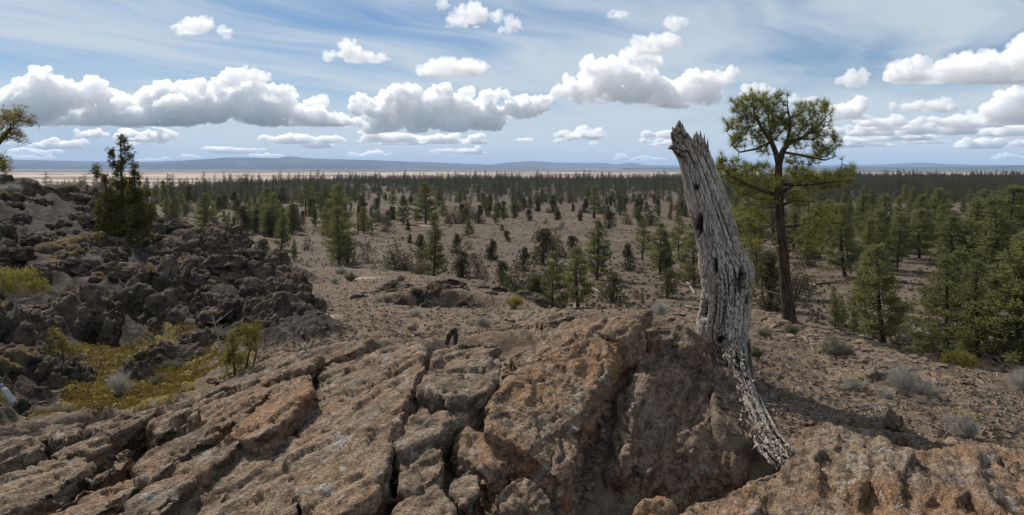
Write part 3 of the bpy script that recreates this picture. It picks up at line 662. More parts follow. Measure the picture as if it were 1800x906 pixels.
def build_lava():
    rng = R_(5)
    ridge = tag(obj('lava_ridge', None, loc=tuple(to3(250, 520, 15))), 'dark jagged lava ridge with mossy gaps on the left behind the hollow', 'lava ridge')
    crags = [(30,385,50,34,25),(95,372,60,36,25.5),(140,385,34,26,25),(10,420,40,20,23),(60,455,60,20,18.5),(130,455,55,26,18),(165,430,30,26,19),(95,500,60,26,15.5),(40,490,44,22,15.5),
      (235,560,62,66,14),(180,600,46,50,13),(215,505,60,26,15.5),(285,510,40,40,15.2),(300,450,40,26,19),(345,440,44,28,20),(390,430,36,24,22),(330,495,36,28,16.5),(380,500,46,30,16),(430,505,40,26,16),
      (470,530,36,30,14.6),(420,560,46,34,13.4),(490,565,36,34,12.8),(520,545,26,22,14.2),(535,590,24,26,12),(460,600,36,30,12),(380,560,36,30,13.8),(35,600,50,44,11.4),(75,640,46,44,10.6),(20,660,44,40,10.2),(120,680,36,38,10.2),(50,705,40,30,9.4),(5,725,36,30,9),
      (235,670,24,24,10.2),(300,640,40,26,11.2),(350,615,36,24,12),(140,560,46,40,13),(90,560,46,36,12.6),(500,500,30,22,17.5),(530,520,24,18,16.5),(440,470,36,20,20.5),(480,475,24,16,21.5),(300,560,40,36,14),(345,570,36,30,13.6),(270,600,30,26,13.2)]
    n = 0
    for (px, py, w, h, Y) in crags:
        p = to3(px, py, Y); k = Y / F
        for j in range(3):
            s = w * k * (1.3 if j == 0 else rng.uniform(.5, .9))
            q = p + (0 if j == 0 else rng.normal(size=3) * np.array([.6, .4, .35]) * w * k)
            if j == 0:
                put('crag', CRAG_V[rng.randint(5)], q - np.array([0, 0, h * k * .5]), s * 1.45, rng, ridge, .25, sq=(1, 1, max(.7, min(1.5, h / w * 1.5))), rz=rng.normal() * .5 + .75); n += 1; continue
            put('boulder', LAVA_V[rng.randint(9)], q, s, rng, ridge, .5, sq=(1, 1, max(.5, min(1.25, h / w * 1.15))), rz=rng.normal() * .5 + .5); n += 1
    for _ in range(60):                                                       # the broad upper back of the flow
        px = rng.uniform(-50, 340); Y = math.exp(rng.uniform(math.log(14), math.log(28.5))); x = (px - 900) / F * Y
        if masks(np.array([x]), np.array([Y]))[0, 0] < .7: continue
        s = rng.uniform(22, 46) / F * Y; put('crag', CRAG_V[rng.randint(5)], (x, Y, float(ground(x, Y)[0]) - s * .1), s, rng, ridge, .3, sq=(1, 1, rng.uniform(.6, 1.)), rz=rng.normal() * .5 + .75); n += 1
    for (px, py, w, Yb) in ((24, 730, 34, 8.35), (52, 738, 20, 8.3), (-25, 728, 34, 8.5)):
        put('boulder', LAVA_V[rng.randint(9)], to3(px, py, Yb), w * Yb / F, rng, ridge, .3); n += 1
    tries = 0
    while n < 285 and tries < 6000:
        tries += 1
        px = rng.uniform(-60, 560); Y = math.exp(rng.uniform(math.log(9), math.log(28))); x = (px - 900) / F * Y
        mk = masks(np.array([x]), np.array([Y]))[0]
        if mk[0] < .62 or mk[1] > .45: continue
        z = float(ground(x, Y)[0]); s = rng.uniform(8, 26) / F * Y
        put('boulder', LAVA_V[rng.randint(9)], (x, Y, z + s * .1), s, rng, ridge, .6, rz=rng.normal() * .6 + .5); n += 1
    pit = tag(obj('lava_ledge', None, loc=tuple(PIT)), 'broken dark lava ledge around the pit in the sandy slope', 'lava ledge')
    for (px, py, w, h, Y) in [(640,528,34,16,18),(690,512,40,14,19.6),(880,520,40,16,19.6),(930,528,34,14,19.2),(600,545,20,10,16.8),(700,535,26,20,17.5),(672,545,20,14,16.8),(735,522,30,24,18.6),(770,522,34,30,19),(800,520,30,28,19.2),(830,528,28,24,19),(862,528,24,22,18.8),(895,535,26,14,19),(925,538,22,12,18.8),(645,540,14,8,17),(660,520,18,12,18.8),(715,505,20,10,20),(760,502,26,9,20.4),(800,500,30,9,20.6),(850,508,22,10,20),(750,545,24,20,17.6),(812,545,26,22,17.8),(840,548,20,16,17.6),(690,520,20,14,18.6)]:
        for j in range(2):
            s = w * Y / F * (1 if j == 0 else .6); q = to3(px, py, Y) + (0 if j == 0 else rng.normal(size=3) * np.array([.5, .3, .3]) * s)
            put('boulder', LAVA_V[rng.randint(9)], q, s, rng, pit, .4, sq=(1, 1, h / w * 1.2))
build_lava()
STONES = []
def build_stones():
    rng = R_(9)
    loose = [(725,576,11,13,'upright brown stone standing alone on the scree',(.3,.1,.3)),(648,580,9,5,'dark flat stone lying left of the upright brown stone',(.1,.1,.7)),(617,597,0,0,None,None),
      (585,578,12,9,'rusty dark block at the foot of the lava ridge',(.5,0,.6)),(822,603,22,11,'dark rounded stone beside the burnt stub on the crest',(.1,.2,.7)),(858,607,20,11,'dark brown stone right of the burnt stub on the crest',(.5,.1,.6)),
      (634,572,7,5,'small black stone on the scree above the pale shrub',(0,0,1.)),(692,573,6,4,'small grey stone left of the upright brown stone',(0,.2,.7)),(1572,735,26,30,'dark brown block rising behind the orange boulder',(.2,.1,.7)),(1585,775,20,22,'squat dark block under the taller one behind the orange boulder',(.1,.1,.8)),
      (1772,790,14,8,'black stone on bare soil near the right edge',(0,0,1.)),(1762,652,20,9,'black splintered stone on the rim near the right edge',(0,0,1.)),(1393,618,15,8,'dark stone below the pine on the slope',(.1,.1,.6)),(1370,670,9,6,'small round dark stone right of the snag trunk',(.2,0,.8)),
      (1540,705,12,5,'pale flat stone below the grey shrub',(0,1.,0)),(430,733,24,8,'pale flat stone resting on the orange slab',(.1,1.,0)),(276,752,10,7,'small grey stone on the crest right of the tilted boulder',(.1,.3,.3)),(140,800,16,11,'dark stone jutting from the left strata',(.1,.2,.5)),(1545,600,10,4,'flat slab stone on the rim right of the pine',(.2,.5,0)),
      (1165,578,16,14,'dark knobbly stone on the crest behind the central knob',(.4,.1,.5)),(905,655,16,9,'rusty stone wedged between the crest blocks',(.7,.1,.2)),(1180,560,9,6,'small brown stone left of the snag on the crest',(.5,.2,.3))]
    for (px, py, w, h, lab, tint) in loose:
        if lab is None: continue
        p = hit(px, py + h * .8, fn=lambda a, b: surface(a, b)); k = p[1] / F; p[2] += h * k * .5
        o = put('stone', STONE_V[rng.randint(7)], p, w * k, rng, None, .25, sq=(1, 1, h / w * 1.3), tint=tint); tag(o, lab, 'stone')
    for i in range(22):                                            # rubble in the cracks belongs to the outcrop
        pass
    spots = [(40,772,60,8),(150,752,50,10),(260,742,50,10),(360,712,40,12),(470,660,40,10),(1045,790,10,50),(1052,730,8,40),(1030,860,14,30),(1040,830,10,30),(790,755,30,20),(820,770,24,14),(850,745,14,10),(780,810,26,14),(870,860,30,16),(700,860,10,30),(690,880,20,10),(840,820,14,14),(900,820,20,12),(1000,870,24,16),(740,735,10,14),(895,650,10,16),(520,705,20,20),(450,790,30,14),(240,850,30,12),(330,860,20,14),(130,815,24,12),(290,800,10,10),(990,900,30,10),(760,880,16,16),(1060,760,8,40),(300,730,40,12),(60,830,30,10)]
    for i in range(262):
        a = spots[i % len(spots)]; px, py = a[0] + rng.normal() * a[2] * .6, a[1] + rng.normal() * a[3] * .6
        p = hit(px, py, fn=lambda u, v: surface(u, v) - .12); s = rng.uniform(3, 12) * p[1] / F; p[2] = max(p[2], float(ground(p[0], p[1])[0]) + .2 * s)
        put('stone', STONE_V[rng.randint(7)], p, s, rng, outcrop, .7, sq=(1, 1, .8), tint=(rng.uniform(0, .7), rng.uniform(0, .6), rng.uniform(0, .5)))
    n = 0
    zones = [((1345,1660),(548,655),'stone plate in the layered rim','stone plates along the rim below the pine',80,(7,20)),
             ((880,1250),(545,580),'stone plate behind the crest','stone plates behind the crest',65,(6,16)),
             ((480,900),(475,595),'stone flake on the sandy slope','stone flakes on the sandy slope',65,(3,10)),
             ((1380,1800),(640,790),'stone on the bare soil','stones on the bare soil',62,(4,13)),
             ((10,470),(680,765),'stone between moss and foreground crest','stones at the edge of the moss',26,(4,16))]
    for (xr, yr, lab, grp, cnt, sz) in zones:
        k = 0
        while k < cnt:
            px, py = rng.uniform(*xr), rng.uniform(*yr)
            p = hit(px, py)
            if p[1] > float(np.interp(px, RIMP, RIMY)) - .05: continue
            if xr[0] == 1345 and py > 545 + (px - 1340) * .36 + 40: continue
            if masks(p[:1], p[1:2])[0, 2] > .4: continue
            s = rng.uniform(*sz) * p[1] / F; p[2] = float(ground(p[0], p[1])[0]) + s * .1
            o = put('flat_stone', PLATE_V[rng.randint(6)], p, s, rng, None, .16, tint=(rng.uniform(0, .5), rng.uniform(.2, .9), rng.uniform(0, .25)))
            tag(o, lab, 'stone', grp); STONES.append((o, px, p[1], s, lab, grp)); k += 1
    # gravel: chips nobody could count
    mb = MB(); m = 22000; px = rng.uniform(420, 1850, m); Y = np.exp(rng.uniform(math.log(5.5), math.log(28), m)); x = (px - 900) / F * Y
    mk = masks(x, Y); ok = (mk[:, 2] < .35) & (mk[:, 0] < .7) & (mk[:, 1] < .6) & (Y < np.interp(px, RIMP, RIMY)); x, Y = x[ok], Y[ok]
    z = ground(x, Y); b = np.array([(1, 0, 0), (-.4, .8, 0), (-.5, -.8, 0), (.1, .1, .55)]); T = np.array([(0, 1, 3), (1, 2, 3), (2, 0, 3)])
    m = len(x); s = rng.uniform(.010, .055, m); a = rng.uniform(0, 6.28, m)
    V = b[None] * s[:, None, None] * rng.uniform(.6, 1.4, (m, 4, 1)); ca, sa = np.cos(a)[:, None], np.sin(a)[:, None]
    V = np.stack([V[..., 0] * ca - V[..., 1] * sa, V[..., 0] * sa + V[..., 1] * ca, V[..., 2]], -1) + np.stack([x, Y, z], 1)[:, None]
    mb.add(V.reshape(-1, 3), (T[None] + np.arange(m)[:, None, None] * 4).reshape(-1, 3))
    o = obj('gravel', mb.mesh('gravel', False), M_ROCK); o.color = (.2, .6, .1, 1); tag(o, 'loose gravel and stone chips strewn over the sandy ground', 'gravel', kind='stuff')
build_stones()
# ------------------------------------------------------------------ vegetation materials
def leaf_mat(name, a, b_, var=.35, trans=.35, rough=.7):
    m = bpy.data.materials.new(name); m.use_nodes = True; T = NT(m.node_tree); T.n.clear()
    rnd = T.add('ShaderNodeObjectInfo').outputs['Random']; p = T.add('ShaderNodeTexCoord').outputs['Object']
    n = T.add('ShaderNodeTexWhiteNoise', {'Vector': T.v('SNAP', geo(T), (.11, .11, .11))}, noise_dimensions='3D').outputs[0]
    f = T.m('ADD', T.m('MULTIPLY', n, .55), T.m('MULTIPLY', rnd, .45))
    c = T.mix(f, a, b_)
    d = T.add('ShaderNodeBsdfDiffuse', {'Color': c}); t = T.add('ShaderNodeBsdfTranslucent', {'Color': c})
    mx = T.add('ShaderNodeMixShader', {0: trans, 1: d.outputs[0], 2: t.outputs[0]})
    T.l.new(mx.outputs[0], T.add('ShaderNodeOutputMaterial').inputs[0]); return m
M_PINE = leaf_mat('pine_needles', (.078, .090, .036), (.235, .228, .090))
M_HERO = leaf_mat('long_pine_needles', (.085, .105, .028), (.27, .265, .075), trans=.45)
M_JUN = leaf_mat('juniper_scales', (.052, .055, .028), (.135, .122, .060))
M_JUNY = leaf_mat('yellow_juniper_scales', (.12, .115, .025), (.26, .225, .055), trans=.4)
M_JUND = leaf_mat('dark_juniper_scales', (.062, .060, .025), (.165, .145, .055))
M_SAGE = leaf_mat('sage_twigs', (.22, .205, .18), (.46, .43, .38), trans=.2)
M_SAGEG = leaf_mat('green_sage_leaves', (.105, .105, .070), (.22, .21, .15), trans=.25)
M_SCRUB = leaf_mat('plain_scrub', (.085, .070, .055), (.19, .155, .12), trans=.2)
M_BROWN = leaf_mat('brown_brush', (.07, .045, .032), (.15, .10, .07), trans=.2)
M_MOSS = leaf_mat('moss_fronds', (.065, .050, .016), (.24, .170, .042), trans=.3)
M_STRAW = leaf_mat('dry_flower_heads', (.34, .27, .13), (.50, .42, .24), trans=.2)
def _bark(T, b):
    p = geo(T); q = T.v('MULTIPLY', p, (1, 1, .25)); n = T.noise(q, 26, 4, .65); k = T.noise(p, 70, 3, .6)
    bump(T, b, n, .03, 1.); return T.mix(T.ss(T.m('ADD', T.m('MULTIPLY', n, .7), T.m('MULTIPLY', k, .3)), .40, .62), (.028, .021, .017), (.105, .073, .055))
M_BARK = mat('pine_bark', _bark, .95, .1)
def _wood(T, b):
    p = T.add('ShaderNodeTexCoord').outputs['Object']; g = attrn(T, 'deep')
    n = T.noise(T.v('MULTIPLY', p, (1, 1, .10)), 55, 4, .65, .2); k = T.noise(T.v('MULTIPLY', p, (1, 1, .3)), 9, 4, .6)
    c = T.mix(T.ss(n, .36, .62), (.21, .178, .15), (.53, .465, .40))
    c = T.mix(T.ss(k, .5, .68, 0., .5), c, (.25, .205, .165))
    c = T.mix(T.ss(T.noise(p, 40, 3, .6), .62, .7, 0., .6), c, (.10, .082, .07))
    c = T.mix(g, c, (.030, .023, .019))
    bump(T, b, n, .016, 1.); return c
M_WOOD = mat('weathered_wood', _wood, .9, .1)
M_GREYW = mat('bleached_twig', lambda T, b: T.mix(T.noise(geo(T), 30, 3), (.13, .115, .10), (.33, .30, .27)), .9, .1)
M_BURNT = mat('burnt_wood', lambda T, b: T.mix(T.noise(geo(T), 40, 3), (.02, .016, .014), (.06, .045, .038)), .8, .2)

# ------------------------------------------------------------------ the leaning dead snag
def build_snag():
    Y0 = 7.7
    rows = np.array([(760,1290,1352),(735,1290,1345),(700,1281,1326),(670,1272,1318),(640,1262,1318),(615,1248,1320),(600,1239,1323),(580,1240,1325),(550,1247,1329),(520,1251,1331),(490,1247,1335),(470,1244,1333),(455,1243,1322),(430,1239,1311),(400,1231,1303),(370,1222,1293),(340,1215,1285),(310,1209,1274),(290,1205,1267),(270,1197,1259),(250,1191,1251),(235,1187,1241),(215,1182,1236),(205,1180,1232)], float)[::-1]
    nth, nv = 260, 430; th = np.linspace(0, 2 * np.pi, nth, endpoint=False); xn = np.cos(th)
    rng = R_(2)
    ytop = np.interp(xn, [-1, -.85, -.7, -.5, -.25, -.05, .12, .25, .5, .75, 1], [236, 226, 228, 213, 216, 232, 246, 244, 236, 233, 252]) + 6 * fbm(np.stack([np.cos(th) * 7, np.sin(th) * 7, 0 * th], 1), 1., 3)
    ytop += np.where((np.arange(nth) // 5) % 3 == 0, -4, 0) + np.where(np.sin(th) > 0, 8, 0)
    v = np.linspace(0, 1, nv) ** .93; VV, TH = np.meshgrid(v, th, indexing='ij'); yy = 750 + (ytop[None] - 750) * VV
    L = np.interp(yy, rows[:, 0], rows[:, 1]); Rr = np.interp(yy, rows[:, 0], rows[:, 2])
    cx = (L + Rr) / 2; rad = (Rr - L) / 2 / F * Y0 * np.interp(yy, [230, 420], [.97, 1.07])
    h = -(yy - HZ) / F * Y0; tw = TH + .35 * h
    g = np.stack([np.cos(tw) * 3.0, np.sin(tw) * 3.0, h * .30], -1).reshape(-1, 3)
    fur = fbm(g, 2.1, 4, .6, True, 1); fi = fbm(g * np.array([1, 1, .7]), 8.5, 3, .6, True, 4); lum = fbm(g, .6, 3, .5, False, 7)
    blk = fbm(np.stack([np.cos(tw) * 3, np.sin(tw) * 3, h * 4.5], -1).reshape(-1, 3), 2.4, 3, .55, True, 9)
    low = sstep(yy.ravel(), 330, 480)
    crack = sstep(fur, .62, .80) * .8 + sstep(fi, .66, .86) * .5 + low * sstep(blk, .66, .82) * .7
    d = .014 * lum + .007 * (1 - fur) - .019 * np.clip(crack, 0, 1) + .006 * fbm(g, 15, 2, .6)
    # rotten slots
    for (px, py, w, hh, dep) in ((1305, 497, 7, 26, .10), (1247, 545, 6, 22, .06), (1296, 668, 22, 8, .05), (1236, 400, 6, 26, .05), (1228, 330, 5, 6, .03), (1318, 530, 5, 14, .04), (1270, 600, 8, 8, .04), (1262, 470, 4, 16, .03)):
        sx = (px - cx.ravel()) / np.maximum((Rr - L).ravel() / 2, 1)
        e = ((np.cos(TH.ravel()) - sx) * (Rr - L).ravel() / 2 / w) ** 2 + ((yy.ravel() - py) / hh) ** 2
        m = np.where(np.sin(TH.ravel()) < 0, 1 - sstep(e, .5, 1.2), 0); d -= dep * m; crack = np.maximum(crack, m * 1.1)
    r = rad.ravel() + d * np.clip(rad.ravel() / .2, .5, 1.2)
    X = (cx.ravel() - 900) / F * Y0 + r * np.cos(TH.ravel()); Yp = Y0 + .25 + r * .92 * np.sin(TH.ravel()); Z = h.ravel()
    P = np.stack([X, Yp, Z], 1); deep = np.clip(crack, 0, 1)
    # hollow broken top: two rings inside
    cen = np.stack([(cx[-1] - 900) / F * Y0, np.full(nth, Y0 + .25)], 1)
    extra = []
    for f, dz in ((.72, -.05), (.45, -.22), (.05, -.26)):
        q = P[-nth:].copy(); q[:, :2] = cen + (q[:, :2] - cen) * f; q[:, 2] = q[:, 2] * .5 + q[:, 2].mean() * .5 + dz; extra.append(q)
    P = np.concatenate([P] + extra); deep = np.concatenate([deep] + [np.full(nth, .5), np.full(nth, .9), np.full(nth, 1.)])
    nr = nv + 3; i = np.arange(nr - 1)[:, None] * nth; j = np.arange(nth)[None]; jn = (j + 1) % nth
    Q = np.stack([i + j, i + jn, i + nth + jn, i + nth + j], -1).reshape(-1, 4)
    base = to3(1300, 700, Y0)
    root = tag(obj('dead_snag', None, loc=tuple(base)), 'tall leaning weathered grey dead tree trunk broken off at the top', 'dead tree')
    me = mesh_np('trunk', P - base, Q); attr(me, 'deep', deep); obj('trunk', me, M_WOOD, root)
    def limb(name, path, rad, seed, sides=26, sub=90):
        path = np.array([to3(*p) for p in path]); s = np.linspace(0, len(path) - 1, sub); pts = np.stack([np.interp(s, np.arange(len(path)), path[:, k]) for k in range(3)], 1)
        rr = np.interp(s, np.arange(len(rad)), rad); mb = MB(); mb.tube(pts, rr, sides); V = mb.V[0]
        ctr = np.repeat(pts, sides, 0); dr = (V - ctr) / (np.linalg.norm(V - ctr, axis=1)[:, None] + 1e-9); th_ = np.tile(np.linspace(0, 2 * np.pi, sides, endpoint=False), sub)
        f = fbm(np.stack([np.cos(th_) * 2.4, np.sin(th_) * 2.4, np.repeat(s, sides) * .35], 1), 1.7, 3, .6, True, seed); rep = np.repeat(rr, sides)
        V = V + dr * ((.6 - f) * .5 * rep + .18 * rep * fbm(V, 5, 2, .6, False, seed))[:, None]
        me = mesh_np(name, V - base, mb.T[0]); attr(me, 'deep', np.clip(sstep(f, .35, .7) * .85 + .22, 0, 1)); obj(name, me, M_WOOD, root)
    for dx, dyy, w_, sd_ in ((0, 0, 1., 3), (11, -.05, .7, 4), (-9, .04, .7, 5), (20, 0, .5, 6), (3, -.10, .55, 7)):
        limb('root', [(1290 + dx, 600, 7.75 + dyy), (1300 + dx, 670, 7.55 + dyy), (1314 + dx * 1.2, 715, 7.05 + dyy), (1332 + dx * 1.5, 756, 6.6 + dyy), (1356 + dx * 2, 794, 6.2 + dyy), (1386 + dx * 2, 826, 5.9)], [.085 * w_, .082 * w_, .058 * w_, .040 * w_, .026 * w_, .008], sd_, 16, 80)
    rp = np.array([to3(*q) for q in ((1282, 610, 7.5), (1296, 660, 7.4), (1310, 705, 7.0), (1332, 750, 6.55), (1358, 790, 6.15), (1384, 822, 5.85))]); r_ = R_(6)
    t_ = r_.uniform(0, 5, 420); c_ = np.stack([np.interp(t_, np.arange(6), rp[:, k]) for k in range(3)], 1) - base + r_.normal(size=(420, 3)) * np.array([.05, .05, .035]); c_[:, 2] += .03
    dv = np.stack([np.interp(t_, np.arange(6), np.gradient(rp[:, k])) for k in range(3)], 1); dv /= np.linalg.norm(dv, axis=1)[:, None]
    sp = MB(); sp.spray(c_[:260], (dv * np.where(r_.uniform(size=(420, 1)) < .3, -1, 1) + np.array([0, 0, .25]))[:260], 2, .09, .016, .32, r_); o = obj('wood_flakes', sp.mesh('wood_flakes', False), M_WOOD, root); o['kind'] = 'stuff'
    limb('branch_stub', [(1200, 268, 7.75), (1190, 262, 7.68), (1183, 258, 7.64), (1175, 262, 7.6)], [.06, .045, .026, .006], 6, sub=40)
    limb('branch_stub', [(1190, 250, 7.7), (1185, 242, 7.66), (1181, 232, 7.64)], [.04, .03, .006], 8, sub=30)
    for k, (x0, y0, x1, y1, w) in enumerate([(1196, 240, 1193, 211, .022), (1205, 245, 1199, 217, .024), (1190, 248, 1186, 224, .016), (1233, 258, 1231, 231, .02), (1238, 262, 1238, 236, .014), (1224, 262, 1226, 238, .016), (1244, 268, 1244, 244, .012)]):
        limb('wood_splinter', [(x0, y0, 7.72), ((x0 + x1) / 2, (y0 + y1) / 2, 7.72), (x1, y1, 7.73)], [w, w * .8, .003], 20 + k, 8, 14)
    # shreds of rotten wood round the foot
    mb = MB(); rng = R_(8); n = 700; t = rng.uniform(0, 1, n) ** 1.3
    px = 1330 + t * 210 + rng.normal(size=n) * 14; py = 705 + 30 * np.sin(t * 3) + t * 22 + rng.normal(size=n) * 9
    c = np.array([hit(a, b) for a, b in zip(px[:260], py[:260])]); c[:, 2] = ground(c[:, 0], c[:, 1]) + .012
    dirs = np.stack([rng.normal(size=260), rng.normal(size=260), np.abs(rng.normal(size=260)) * .15], 1); mb.spray(c, dirs, 3, .06, .012, .6, rng)
    o = obj('wood_chips', mb.mesh('wood_chips', False), M_GREYW); tag(o, 'grey shreds of rotten wood strewn right of the snag foot', 'wood chips', kind='stuff')
build_snag()

# ------------------------------------------------------------------ generic trees (height 1), trunk and crown meshes
def quad_path(a, b, bend, n=6):
    t = np.linspace(0, 1, n)[:, None]; return a * (1 - t) + b * t + bend * (t * (1 - t) * 4)
def pine_variant(seed, width=.19, bare=.18, whorls=17, needles=13, gap=.25):
    rng = R_(seed); tr, cr = MB(), MB()
    z = np.linspace(0, 1, 9); lean = rng.normal(size=2) * .012
    ax = np.stack([lean[0] * np.sin(z * 3), lean[1] * np.sin(z * 2.4), z], 1)
    tr.tube(ax, .020 * (1 - z) ** .8 + .0018, 7)
    C_, D_ = [], []
    for w in np.linspace(bare, .985, whorls):
        nb = rng.randint(4, 7); a0 = rng.uniform(0, 6.28)
        for b in range(nb):
            if rng.uniform() < gap * .5: continue
            zz = w + rng.uniform(-.02, .02); t = max(1 - zz, 0.) / (1 - bare)
            L = width * (t ** .75) * rng.uniform(.5, 1.2) * (1 if zz > bare + .12 else rng.uniform(.5, 1.)) + .018
            a = a0 + b * 6.28 / nb + rng.uniform(-.4, .4)
            p0 = np.array([np.interp(zz, z, ax[:, 0]), np.interp(zz, z, ax[:, 1]), zz])
            p1 = p0 + np.array([math.cos(a) * L, math.sin(a) * L, L * rng.uniform(-.15, .45)])
            pth = quad_path(p0, p1, np.array([0, 0, -L * .10]), 4); tr.tube(pth, np.linspace(.0045, .001, 4), 3)
            for s in np.linspace(.35, 1, max(3, int(L / .020))):
                q = p0 * (1 - s) + p1 * s + np.array([0, 0, -L * .1 * 4 * s * (1 - s)]) + rng.normal(size=3) * .008
                dd = (p1 - p0) / L * .5 + np.array([0, 0, .55]) + rng.normal(size=3) * .3; C_.append(q); D_.append(dd)
    cr.spray(C_, D_, needles, .046, .0115, .8, rng); return tr.mesh('trunk'), cr.mesh('crown', False)
def juniper_variant(seed, width=.30, round_=.5, lobes=16, n=360, leaf=.055, blades=12):
    rng = R_(seed); tr, cr = MB(), MB(); C_, D_ = [], []
    for k in range(rng.randint(2, 4)):
        a = rng.uniform(0, 6.28); e = np.array([math.cos(a) * width * .3, math.sin(a) * width * .3, rng.uniform(.5, .75)])
        tr.tube(quad_path(np.array([rng.normal() * .01, rng.normal() * .01, -.02]), e, np.array([rng.normal() * .03, rng.normal() * .03, 0]), 6), np.linspace(.022, .005, 6), 6)
    for l in range(lobes):
        zz = .07 + .86 * rng.uniform(0, 1) ** 1.5 if l else .93; prof = (1 - zz) ** round_ * (.8 + .2 * min(1, zz / .18)); a = rng.uniform(0, 6.28)
        rr = width * prof * rng.uniform(.25, .85); c = np.array([math.cos(a) * rr, math.sin(a) * rr, zz]); s = width * (.20 + .30 * prof) * rng.uniform(.7, 1.2)
        tr.tube(quad_path(np.array([0, 0, max(zz - .3, .02)]), c, np.zeros(3), 4), np.linspace(.007, .002, 4), 3)
        m = int(n / lobes); u = rng.normal(size=(m, 3)); u /= np.linalg.norm(u, axis=1)[:, None]
        q = c + u * s * np.array([.85, .85, 1.25]) * rng.uniform(.45, 1.05, (m, 1)); q[:, 2] = np.clip(q[:, 2], .02, 1.)
        C_.append(q); D_.append(u * .7 + np.array([0, 0, .6]))
    cr.spray(np.concatenate(C_), np.concatenate(D_), blades, leaf, .017, .6, rng); return tr.mesh('trunk'), cr.mesh('crown', False)
def shrub_variant(seed, n=240, w=.5, blade=.012, spread=.42, L=.34):
    rng = R_(seed); mb = MB(); C_, D_ = [], []
    for k in range(n // 8):
        a = rng.uniform(0, 6.28); t = rng.uniform(0, 1) ** .6; e = np.array([math.cos(a) * w * t, math.sin(a) * w * t, rng.uniform(.35, .8) * (1.1 - .45 * t)])
        mb.tube(quad_path(np.array([rng.normal() * .04, rng.normal() * .04, -.03]), e, np.array([0, 0, .06]), 4), np.linspace(.010, .004, 4), 3)
        for j in range(8): C_.append(e * rng.uniform(.45, 1.) + rng.normal(size=3) * .045); D_.append(e * .9 + np.array([0, 0, .45]))
    C_ = np.array(C_); C_[:, 2] = np.maximum(C_[:, 2], .03); mb.spray(C_, D_, 12, L, blade, spread, rng); return mb.mesh('shrub', False)
PINES = [pine_variant(100 + i, w, b, n, 13, g) for i, (w, b, n, g) in enumerate([(.26, .12, 21, .2), (.22, .20, 18, .4), (.30, .11, 20, .3), (.18, .08, 21, .15), (.26, .28, 16, .6), (.33, .08, 20, .25)])]
JUNS = [juniper_variant(200 + i, w, r, l, 560) for i, (w, r, l) in enumerate([(.34, .5, 26), (.42, .45, 28), (.28, .6, 24), (.50, .40, 28), (.38, .75, 26)])]
BUSH = [juniper_variant(240 + i, .55, .3, 13, 260, .11, 10) for i in range(3)]
SAGE = [shrub_variant(300 + i, 240, .5 + .06 * i) for i in range(3)]
for t, c in PINES: t.materials.append(M_BARK); c.materials.append(M_PINE)
for t, c in JUNS: t.materials.append(M_BARK); c.materials.append(M_JUN)
for t, c in BUSH: t.materials.append(M_BARK); c.materials.append(M_BROWN)
def tree(name, var, p, h, wf, rng, label, cat, group=None, crown_mat=None):
    o = obj(name, None, loc=tuple(p), rot=(rng.normal() * .045, rng.normal() * .045, rng.uniform(0, 6.28)), scale=(h * wf, h * wf, h))
    obj('trunk', var[0], parent=o); c = obj('crown', var[1], parent=o)
    if crown_mat:
        c.material_slots[0].link = 'OBJECT'; c.material_slots[0].material = crown_mat
    return tag(o, label, cat, group)
# column, base row, top row, kind (p pine, s slim pine, o open pine, j juniper, b brush), width factor
TREES = """289 370 321 p;330 357 327 j;361 407 344 p;362 347 320 p;429 337 308 j;391 366 339 j;418 377 352 j;448 409 357 s;458 396 345 s;467 408 335 p;478 414 345 p;490 371 341 j;494 440 370 p;515 396 362 s;537 378 316 o;555 399 360 p;573 378 320 o;529 408 389 b;425 424 396 j;462 466 424 j;496 461 440 b;517 458 421 s;542 440 419 b;592 425 330 p;597 464 369 p;610 461 418 j;310 373 351 j;332 372 356 j;385 366 346 j;
653 414 376 o;639 372 349 j;663 368 349 j;689 361 335 p;691 386 364 j;681 397 372 j;675 407 386 b;666 390 372 j;710 395 347 p;717 405 389 j;721 427 412 j;748 393 326 p;734 386 368 j;772 363 331 p;808 358 333 p;762 490 381 p;740 452 416 j;741 484 448 j;698 472 432 j;711 474 450 b;647 461 437 b;648 434 424 b;803 444 414 j;813 487 442 j;838 489 450 b;823 439 426 b;825 416 384 p;864 456 422 j;882 504 463 j;891 425 407 j;883 407 396 j;842 393 363 j;802 393 365 j;811 381 360 j;818 388 368 j;788 393 382 b;779 381 356 p;872 395 359 p;859 382 372 j;793 401 394 b;
1046 374 328 p;955 464 407 j;976 451 405 j;1007 446 417 j;922 476 438 j;1049 492 393 p;1105 477 432 j;1129 458 384 o;1160 482 397 p;1170 482 414 p;1192 456 379 o;1220 505 399 p;1174 524 479 j;1076 531 483 j;1129 536 509 s;1016 541 440 p;970 549 450 p;943 552 488 j;910 522 468 j;905 545 516 j;1070 402 374 j;1020 389 371 j;987 405 392 b;1102 395 376 j;1144 396 364 j;1127 399 379 j;1028 374 352 j;971 375 346 j;960 394 384 b;930 388 370 j;945 372 350 j;1090 378 352 j;1180 375 350 p;
1485 488 373 p;1397 527 468 j;1350 546 450 j;1330 500 420 p;1420 470 430 j;1440 455 420 b;1558 442 353 p;1616 456 377 p;1554 608 448 p;1664 628 470 p;1720 642 478 p;1792 648 438 p;1850 650 430 p;1673 484 391 p;1708 484 363 p;1750 508 364 p;1776 489 345 p;1468 578 505 s;1502 592 530 s;1480 575 520 s;1530 480 395 p;1650 420 340 p;1730 440 345 p;1520 420 350 p;1460 430 360 p;1440 400 345 p;1690 560 455 p;1520 540 460 p;1800 540 420 p"""
LOOKALIKE = {}
def alike(o, px, dist, size, base, group):
    LOOKALIKE.setdefault(group, []).append((o, px, dist, size, base))
